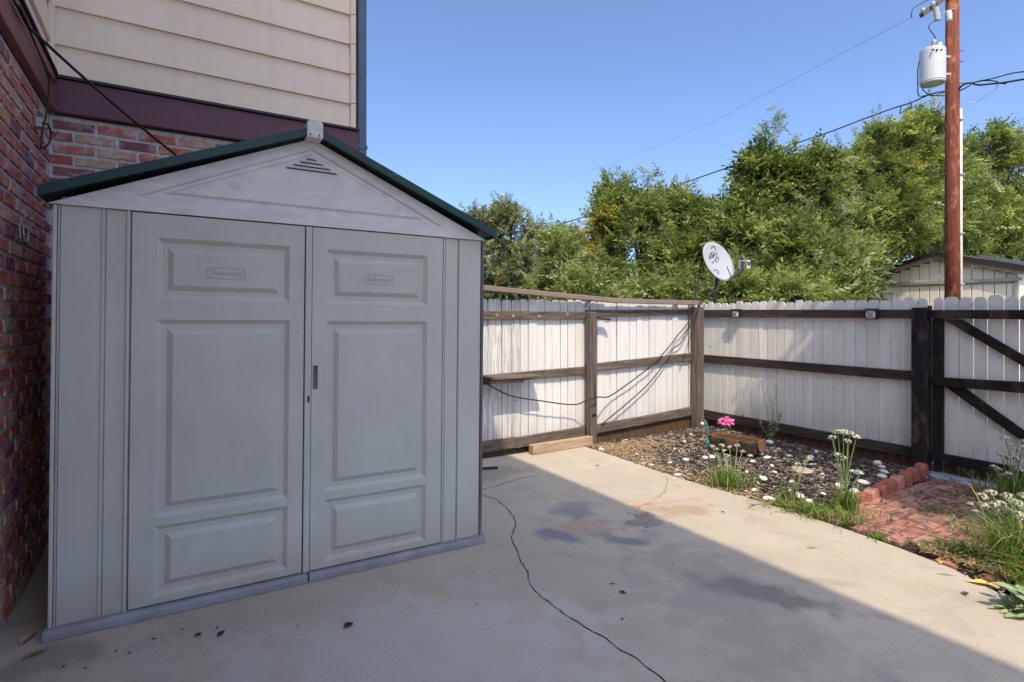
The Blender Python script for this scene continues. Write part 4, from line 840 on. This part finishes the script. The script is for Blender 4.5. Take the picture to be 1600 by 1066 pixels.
m = MB(); quadcloud(m, 120, (0,-.02,.27), .075, .045, .7); quadcloud(m, 70, (.03,.07,.255), .05, .04, .7); m.build('petals', PINK, fl, recalc=False)
m = MB(); quadcloud(m, 25, (0,-.02,.13), .05, .06); m.build('leaves', LEAFG, fl, recalc=False)
og = thing('garden_ornament', 'green hook shaped garden ornament at the left end of the barrel planter', 'garden ornament', (5.42, 4.26, gz(5.4)))
TEAL = plain('teal_green_paint', (.03,.20,.13), .5); 
m = MB(); m.tube(smooth([Vector(p) for p in [(0,-.02,0),(0,-.01,.12),(0,.015,.22),(0,.035,.265),(0,.055,.27),(0,.07,.25)]]), .012, 8); m.build('neck', TEAL, og, smooth=True)
MB().lathe([(.001,0),(.02,.01),(.028,.03),(.02,.05),(.001,.055)], 12, (0,.072,.20)).build('head', ROCK, og, smooth=True); MB().lathe([(.04,0),(.045,.02),(.02,.05),(.012,.07)], 12).build('foot', TEAL, og, smooth=True)
tl = thing('plastic_scrap', 'pale blue scrap of plastic on the mulch right of the planter', 'scrap', (5.5,3.08,gz(5.5)+.02), (0,.35,R(70)))
m = MB(); m.box(-.045,.045,-.04,.04,0,.006); m.build('sheet', plain('pale_blue_plastic', (.42,.55,.66), .4), tl); MB().box(-.045,.045,.01,.04,.0065,.009).build('label_strip', plain('white_strip', (.7,.7,.68), .5), tl)
fs = link('flat_stone', RM[2]); fs.location = (5.30,3.05,gz(5.3)); fs.scale = (.13,.13,.035); fs.rotation_euler = (0,0,.6); fs.data = fs.data.copy(); fs.data.materials[0] = plain('tan_stone', (.40,.33,.27), .9, 0, .2, 12, .4, 'pos'); tag(fs, 'flat tan stone half buried in front of the pale blue scrap', 'stone')
us = [(6.12,2.36,.12),(5.93,2.35,.105),(5.74,2.335,.10),(5.55,2.325,.095),(5.37,2.31,.09),(5.20,2.30,.085),(5.03,2.295,.07),(4.87,2.29,.06)]
for i, (x, y, h) in enumerate(us):
    m = MB(); W = .078; pts = [(-W,-.05),(W,-.05),(W,h*.62),(W*.87,h*.82),(W*.5,h*.96),(0,h),(-W*.5,h*.96),(-W*.87,h*.82),(-W,h*.62)]
    m.prism(pts, lambda a, b, s: (a, (.042 if s else -.042), b)); o = m.build('edging_brick', REDE if i < 1 or i % 3 else plain('faded_edging_brick', (.40,.19,.14), .85, 0, .3, 18, .6, 'pos'), bev=.014)
    o.location = (x, y, gz(x)); o.rotation_euler = (random.uniform(-.08,.08), random.uniform(-.06,.06), R(2)+random.uniform(-.12,.12))
    tag(o, 'scalloped red edging brick '+['tallest and right beside the black gate post','second along from the black gate post','third along from the black gate post','fourth along from the black gate post, mid row','fourth from the slab end of the row','third from the slab end of the row','second from the slab end, low and worn','lowest one at the slab end of the row'][i], 'brick', 'edging bricks between bed and path')

# ------------------------------------------------------------ plants
def blades(n, spread, h, lean=.5, wd=.006, seed=0, tint=(.5,.25), cx=0, cy=0, floppy=1.0):
    r = np.random.default_rng(seed); V = []; Q = []; col = []; k = 0
    for _ in range(n):
        a = r.uniform(0,6.283); rad = abs(r.normal(0,spread)); b = r.uniform(0,6.283)*.35+a*.65 if r.random() < .7 else r.uniform(0,6.283); H = h*r.uniform(.45,1.1); ln = lean*H*r.uniform(.3,1.4)
        p0 = np.array([cx+rad*math.cos(a), cy+rad*math.sin(a), -.02]); dr = np.array([math.cos(b), math.sin(b), 0]); sd = np.array([-dr[1], dr[0], 0]); W = wd*r.uniform(.6,1.3); t_ = np.clip(r.normal(*tint),0,.9) if r.random() > .12 else 1.0
        N = 5
        for i in range(N+1):
            t = i/N; z = H*(math.sin(min(t*1.15,1.0)*math.pi/2)-(.35*floppy*t**3)); p = p0+dr*ln*t**1.7*1.2+np.array([0,0,z]); wq = W*(1-t**2)*.5+.0004
            V += [p-sd*wq, p+sd*wq]; col += [(t_,0,0,1)]*2
            if i: Q.append((k+2*i-2,k+2*i-1,k+2*i+1,k+2*i))
        k += 2*(N+1)
    return fastmesh('leaves', np.array(V), np.array(Q), BLADE, np.array(col))
def umbel_mesh(r0, n=46, seed=1):
    st = random.getstate(); random.seed(seed); m = MB()
    for _ in range(n):
        a = random.uniform(0,6.28); ph = math.acos(random.uniform(.05,1)); d = Vector((math.sin(ph)*math.cos(a), math.sin(ph)*math.sin(a), math.cos(ph)*.62)); p = d*r0*random.uniform(.85,1.05)
        m.bar((0,0,-.004), p, .0012, .0012, 1)
        q = d.orthogonal().normalized(); s = r0*.20; t = d.cross(q).normalized()
        for k in range(3):
            an = k*math.pi/3; e = q*math.cos(an)+t*math.sin(an); f = e.cross(d).normalized(); m.add([p-e*s, p+f*s*.35+d*s*.2, p+e*s, p-f*s*.35+d*s*.2], [(0,1,2,3)], 0)
    random.setstate(st); return m.mesh('flower_head', [UMB, STEM])
UM = [umbel_mesh(.032,46,i) for i in range(3)]
def chives(label, loc, heads, nb, bh, spread=.09, seed=0, lean=.5, gr='garlic chives with white heads', stems=None):
    t = thing('garlic_chives', label, 'plant', (loc[0], loc[1], gz(loc[0])-.02), (0,0,0), gr)
    tag(link('leaves', blades(nb, spread, bh, lean, .006, seed), t), kind='stuff'); r = random.Random(seed)
    for (dx, dy, h, s) in heads:
        b = Vector((dx*.25+r.uniform(-.03,.03), dy*.25+r.uniform(-.03,.03), 0)); tp = Vector((dx,dy,h)); md = b.lerp(tp,.5)+Vector((-dx*.12,-dy*.12,h*.05))
        st = MB().tube(smooth([b,md,tp],4), .0032, 5).build('flower_stem', STEM, t, smooth=True); u = link('flower_head', r.choice(UM), st); u.location = tp; u.scale = (s,s,s); u.rotation_euler = (r.uniform(-.3,.3), r.uniform(-.3,.3), r.uniform(0,6))
    return t
def heads_at(loc, uv, d):      # flower heads found in the photo, as offsets from the plant's foot
    out = []
    for (u, v, s) in uv:
        p = spot(u, v, d+random.uniform(-.10,.10)); out.append((p.x-loc[0], p.y-loc[1], p.z-gz(loc[0])+.02, s))
    return out
def dep(x, y): return x*FW[0]+y*FW[1]
c1 = (4.50,2.24); chives('tall upright chives with dense white heads where bed meets path', c1, heads_at(c1, [(1309,676,1.2),(1318,676,1.25),(1328,679,1.2),(1338,684,1.2),(1301,684,1),(1309,711,.9),(1318,716,.9),(1331,737,.9),(1308,730,.9),(1343,740,1),(1300,686,.9),(1324,690,1)], dep(*c1)), 170, .26, .06, 3, .5)
c2 = (4.36,2.62); chives('sparse chives with faded dull heads standing mid bed', c2, heads_at(c2, [(1264,717,1.0),(1246,726,.9),(1259,722,.8),(1241,731,.7)], dep(*c2)), 60, .14, .08, 4, .7)
c3 = (4.24,3.10); chives('bright grass clump with small dull heads in front of the planter', c3, heads_at(c3, [(1113,698,.9),(1120,703,.9),(1128,697,1),(1131,705,.9),(1140,699,.8),(1152,697,.9),(1160,706,.8),(1172,713,.9),(1135,712,.8)], dep(*c3)+.2), 330, .22, .10, 5, .6)
c4 = (4.42,1.10); chives('large white-headed chives at the right frame edge by the path', c4, heads_at(c4, [(1535,776,1),(1548,771,1.05),(1537,790,1),(1553,790,1),(1563,788,1.05),(1574,776,1.15),(1582,784,1.1),(1592,788,1.1),(1600,776,1.1),(1576,797,.9),(1590,803,1),(1605,795,1),(1516,787,.6),(1524,800,.6),(1612,785,1),(1622,797,1),(1598,815,.9),(1565,800,.9)], dep(*c4)), 420, .42, .12, 6, .75)
c5 = (5.95,1.62); chives('far chives with clustered heads in front of the gate foot', c5, heads_at(c5, [(1571,686,1.3),(1578,697,1.1),(1563,711,1),(1573,717,1.2),(1583,717,1.2),(1591,722,1.1),(1553,730,1),(1560,734,1),(1566,744,1),(1575,741,1),(1592,734,1.1),(1598,700,1.2),(1605,712,1.1),(1610,725,1.1),(1588,705,1.1),(1600,690,1.0)], dep(*c5)), 260, .30, .12, 7, .5)
def clump(label, x, y, n, h, sp, seed, lean=.8, wd=.007, tint=(.5,.25), fl=1.0, name='grass_clump'):
    t = link(name, blades(n, sp, h, lean, wd, seed, tint, floppy=fl)); t.location = (x, y, gz(x)-.01); return tag(t, label, 'grass', kind='stuff')
clump('bright green grass clump at slab edge left of the tall chives', 4.20, 2.34, 220, .13, .08, 11, 1.0)
clump('low ragged green weed sprawling over the slab edge', 4.13, 2.58, 150, .06, .12, 12, 1.8, .012)
clump('dry greenish grass between path and tall chives', 4.30, 2.12, 170, .13, .12, 13, 1.2, .006, (.75,.2))
clump('tiny weed tuft between the pavers and slab', 4.12, 1.86, 50, .06, .03, 14, 1.2, .010)
clump('green leafy weeds crowding the path near the lower right', 4.36, 1.40, 230, .10, .13, 15, 1.2, .012, (.55,.25))
clump('long arching grass spilling onto slab at the right frame edge', 4.15, .98, 230, .20, .11, 16, 1.1, .008, (.6,.2))
clump('bushy olive weed beside the path below the gate', 5.35, 1.38, 300, .20, .13, 17, .8, .013, (.45,.2))
clump('dead twiggy weed patch growing through the middle of the path', 5.15, 1.92, 160, .05, .13, 18, 1.8, .008, (.2,.2))
clump('green weeds rooted in path joints close to the gate stones', 5.75, 1.95, 120, .05, .12, 19, 1.8, .008, (.3,.2))
clump('short dry grass at foot of the path by the large chives', 4.75, 1.36, 200, .14, .14, 20, 1.2, .008, (.8,.2))
for i, (x, y) in enumerate([(4.11,3.75),(4.12,3.3),(4.14,4.3)]): clump(['wisp of grass at the slab edge in the middle of the bed','wisp of grass at slab edge left of the bright clump','wisp of grass at the slab edge near the left fence post'][i], x, y, 22, .06, .04, 30+i, 1.4, .005, (.7,.2))
wd_ = thing('weed', 'tall spindly pale weed growing against the right fence', 'plant', (6.28, 4.0, gz(6.3)-.02))
PALEL = plain('pale_weed_leaf', (.28,.33,.17), .7, 0, .3, 20); r_ = random.Random(5)
for k in range(7):
    tp = Vector((r_.uniform(-.1,.05), r_.uniform(-.26,.26), r_.uniform(.5,.78) if k < 4 else r_.uniform(.25,.5))); P = smooth([Vector((0,0,0)), tp*.5+Vector((r_.uniform(-.04,.04),r_.uniform(-.05,.05),.05)), tp],5)
    s_ = MB().tube(P, [.005-.003*i/(len(P)-1) for i in range(len(P))], 5).build('stem', STEM, wd_); m = MB()
    for p in P[2:]:
        for _ in range(4):
            d = Vector((r_.uniform(-1,.6), r_.uniform(-1,1), r_.uniform(-.2,.8))).normalized(); l = r_.uniform(.02,.06)*(1.3-p.z); w_ = d.cross(Vector((0,0,1)))*l*.22; m.add([p, p+d*l*.5+w_, p+d*l, p+d*l*.5-w_], [(0,1,2,3)])
    m.build('leaves', PALEL, s_, recalc=False)
bw = thing('weed', 'broad-leaved pale green weed at the bottom right corner', 'plant', (3.72, .99, gz(3.7)-.01)); m = MB()
for k in range(46):
    a = random.uniform(0,6.28); l = random.uniform(.06,.14); z = random.uniform(.01,.13); b = Vector((random.uniform(-.06,.06), random.uniform(-.06,.06), z)); d = Vector((math.cos(a),math.sin(a),random.uniform(-.1,.4))).normalized(); s = d.cross(Vector((0,0,1))).normalized()*l*.20
    m.add([b, b+d*l*.35+s, b+d*l*.75+s*.7+Vector((0,0,-.01)), b+d*l+Vector((0,0,-.02)), b+d*l*.75-s*.7+Vector((0,0,-.01)), b+d*l*.35-s], [(0,1,2,3),(0,3,4,5)])
m.build('leaves', plain('pale_broad_leaf', (.26,.34,.17), .6, 0, .3, 12), bw, recalc=False)
m = MB(); [m.tube([(0,0,0),(.05*math.cos(a),.05*math.sin(a),.1)], .004, 5) for a in (0,1.3,2.6,4,5.2)]; m.build('stem', STEM, bw)

# ------------------------------------------------------------ debris on the slab
def leafbit(label, x, y, l, wd2, ang, mat, curl=.3, name='fallen_leaf', cat='leaf', gr=None):
    m = MB(); N = 6
    for i in range(N+1):
        t = i/N; h = wd2*math.sin(math.pi*min(max(t,.04),.96))*random.uniform(.8,1.2)*.5; px_ = (t-.5)*l
        m.v += [(px_, -h, .003+curl*h), (px_, 0, .002+.01*curl*abs(t-.5)), (px_, h, .003+curl*h)]
        if i: b = 3*i; m.f += [(b-3,b,b+1,b-2),(b-2,b+1,b+2,b-1)]; m.m += [0,0]
    o = m.build(name, mat, recalc=False); o.location = (x, y, gz(x)+.003); o.rotation_euler = (0,0,R(ang)); return tag(o, label, cat, gr)
DL = plain('dark_dead_leaf', (.03,.024,.018), .9); YL = plain('yellow_leaf', (.62,.46,.12), .7); TW = plain('grey_brown_twig', (.10,.075,.055), .9)
leafbit('dark flat leaf spot alone on shaded slab in front of the shed', .729, 2.646, .055, .035, 20, DL)
leafbit('dark dead leaf on the slab left of the doors joint, largest of three', .203, 2.885, .05, .03, 50, DL)
leafbit('small dark leaf crumb lowest of the three near the shed foot', .114, 2.93, .035, .02, 10, DL)
leafbit('tiny dark crumb topmost of the three near the shed foot', .193, 2.95, .02, .012, 80, DL)
leafbit('curled dark leaf in the middle of shaded slab beyond the crack', 2.082, 2.189, .05, .018, 120, DL, .8)
leafbit('thin curled leaf just above the curled dark leaf on shaded slab', 2.10, 2.29, .04, .009, 150, DL, .8)
leafbit('short dark twig lying on sunlit strip of the slab', 3.55, 1.98, .085, .008, -35, TW, .2, 'twig', 'twig')
leafbit('tiny upright dark leaf on sunlit slab near the bed', 3.61, 2.70, .04, .012, 100, DL, .9)
leafbit('long yellow leaf at the slab edge by the right frame', 3.90, 1.20, .15, .05, -60, YL, .6)
leafbit('small orange yellow leaf at the slab edge among weeds', 4.02, 1.44, .06, .03, 0, plain('orange_leaf', (.60,.34,.06), .7), .6)
leafbit('brown dead leaf on the sunlit slab near the lower right litter', 3.68, 1.21, .045, .03, 30, TW, .6)
leafbit('thin grey twig on the slab edge beside the weeds', 3.86, 1.36, .11, .007, -48, TW, .2, 'twig', 'twig')
leafbit('curled brown twig on sunlit slab near the left fence post', 3.65, 4.2, .09, .010, 10, TW, .8, 'twig', 'twig')
for i, (x, y) in enumerate([(-.062,2.999),(.521,2.766),(-.15,2.93),(-.2,2.98),(.05,3.02),(-.3,2.9),(-.38,2.96),(1.9,2.0),(1.35,2.5),(2.6,2.3)]):
    leafbit('small dark crumb of leaf on the shaded slab', x, y, random.uniform(.012,.024), .010, random.uniform(0,180), DL, .3, gr='leaf crumbs on the shaded slab')
for i in range(26):
    x = 3.0+random.gauss(0,.16); y = 2.95+random.gauss(0,.12); leafbit('small dark seed fleck in the scatter along the shadow edge', x, y, random.uniform(.012,.028), .009, random.uniform(0,180), DL, .2, 'seed_fleck', 'debris', 'seed flecks scattered along the shadow edge')
leafbit('pale straw wisp by the shed corner at far left', -.5, 3.13, .09, .03, 20, STRAW, .6); leafbit('tan crumpled leaf beneath the shed corner', -.55, 3.3, .11, .05, 70, STRAW, .6)
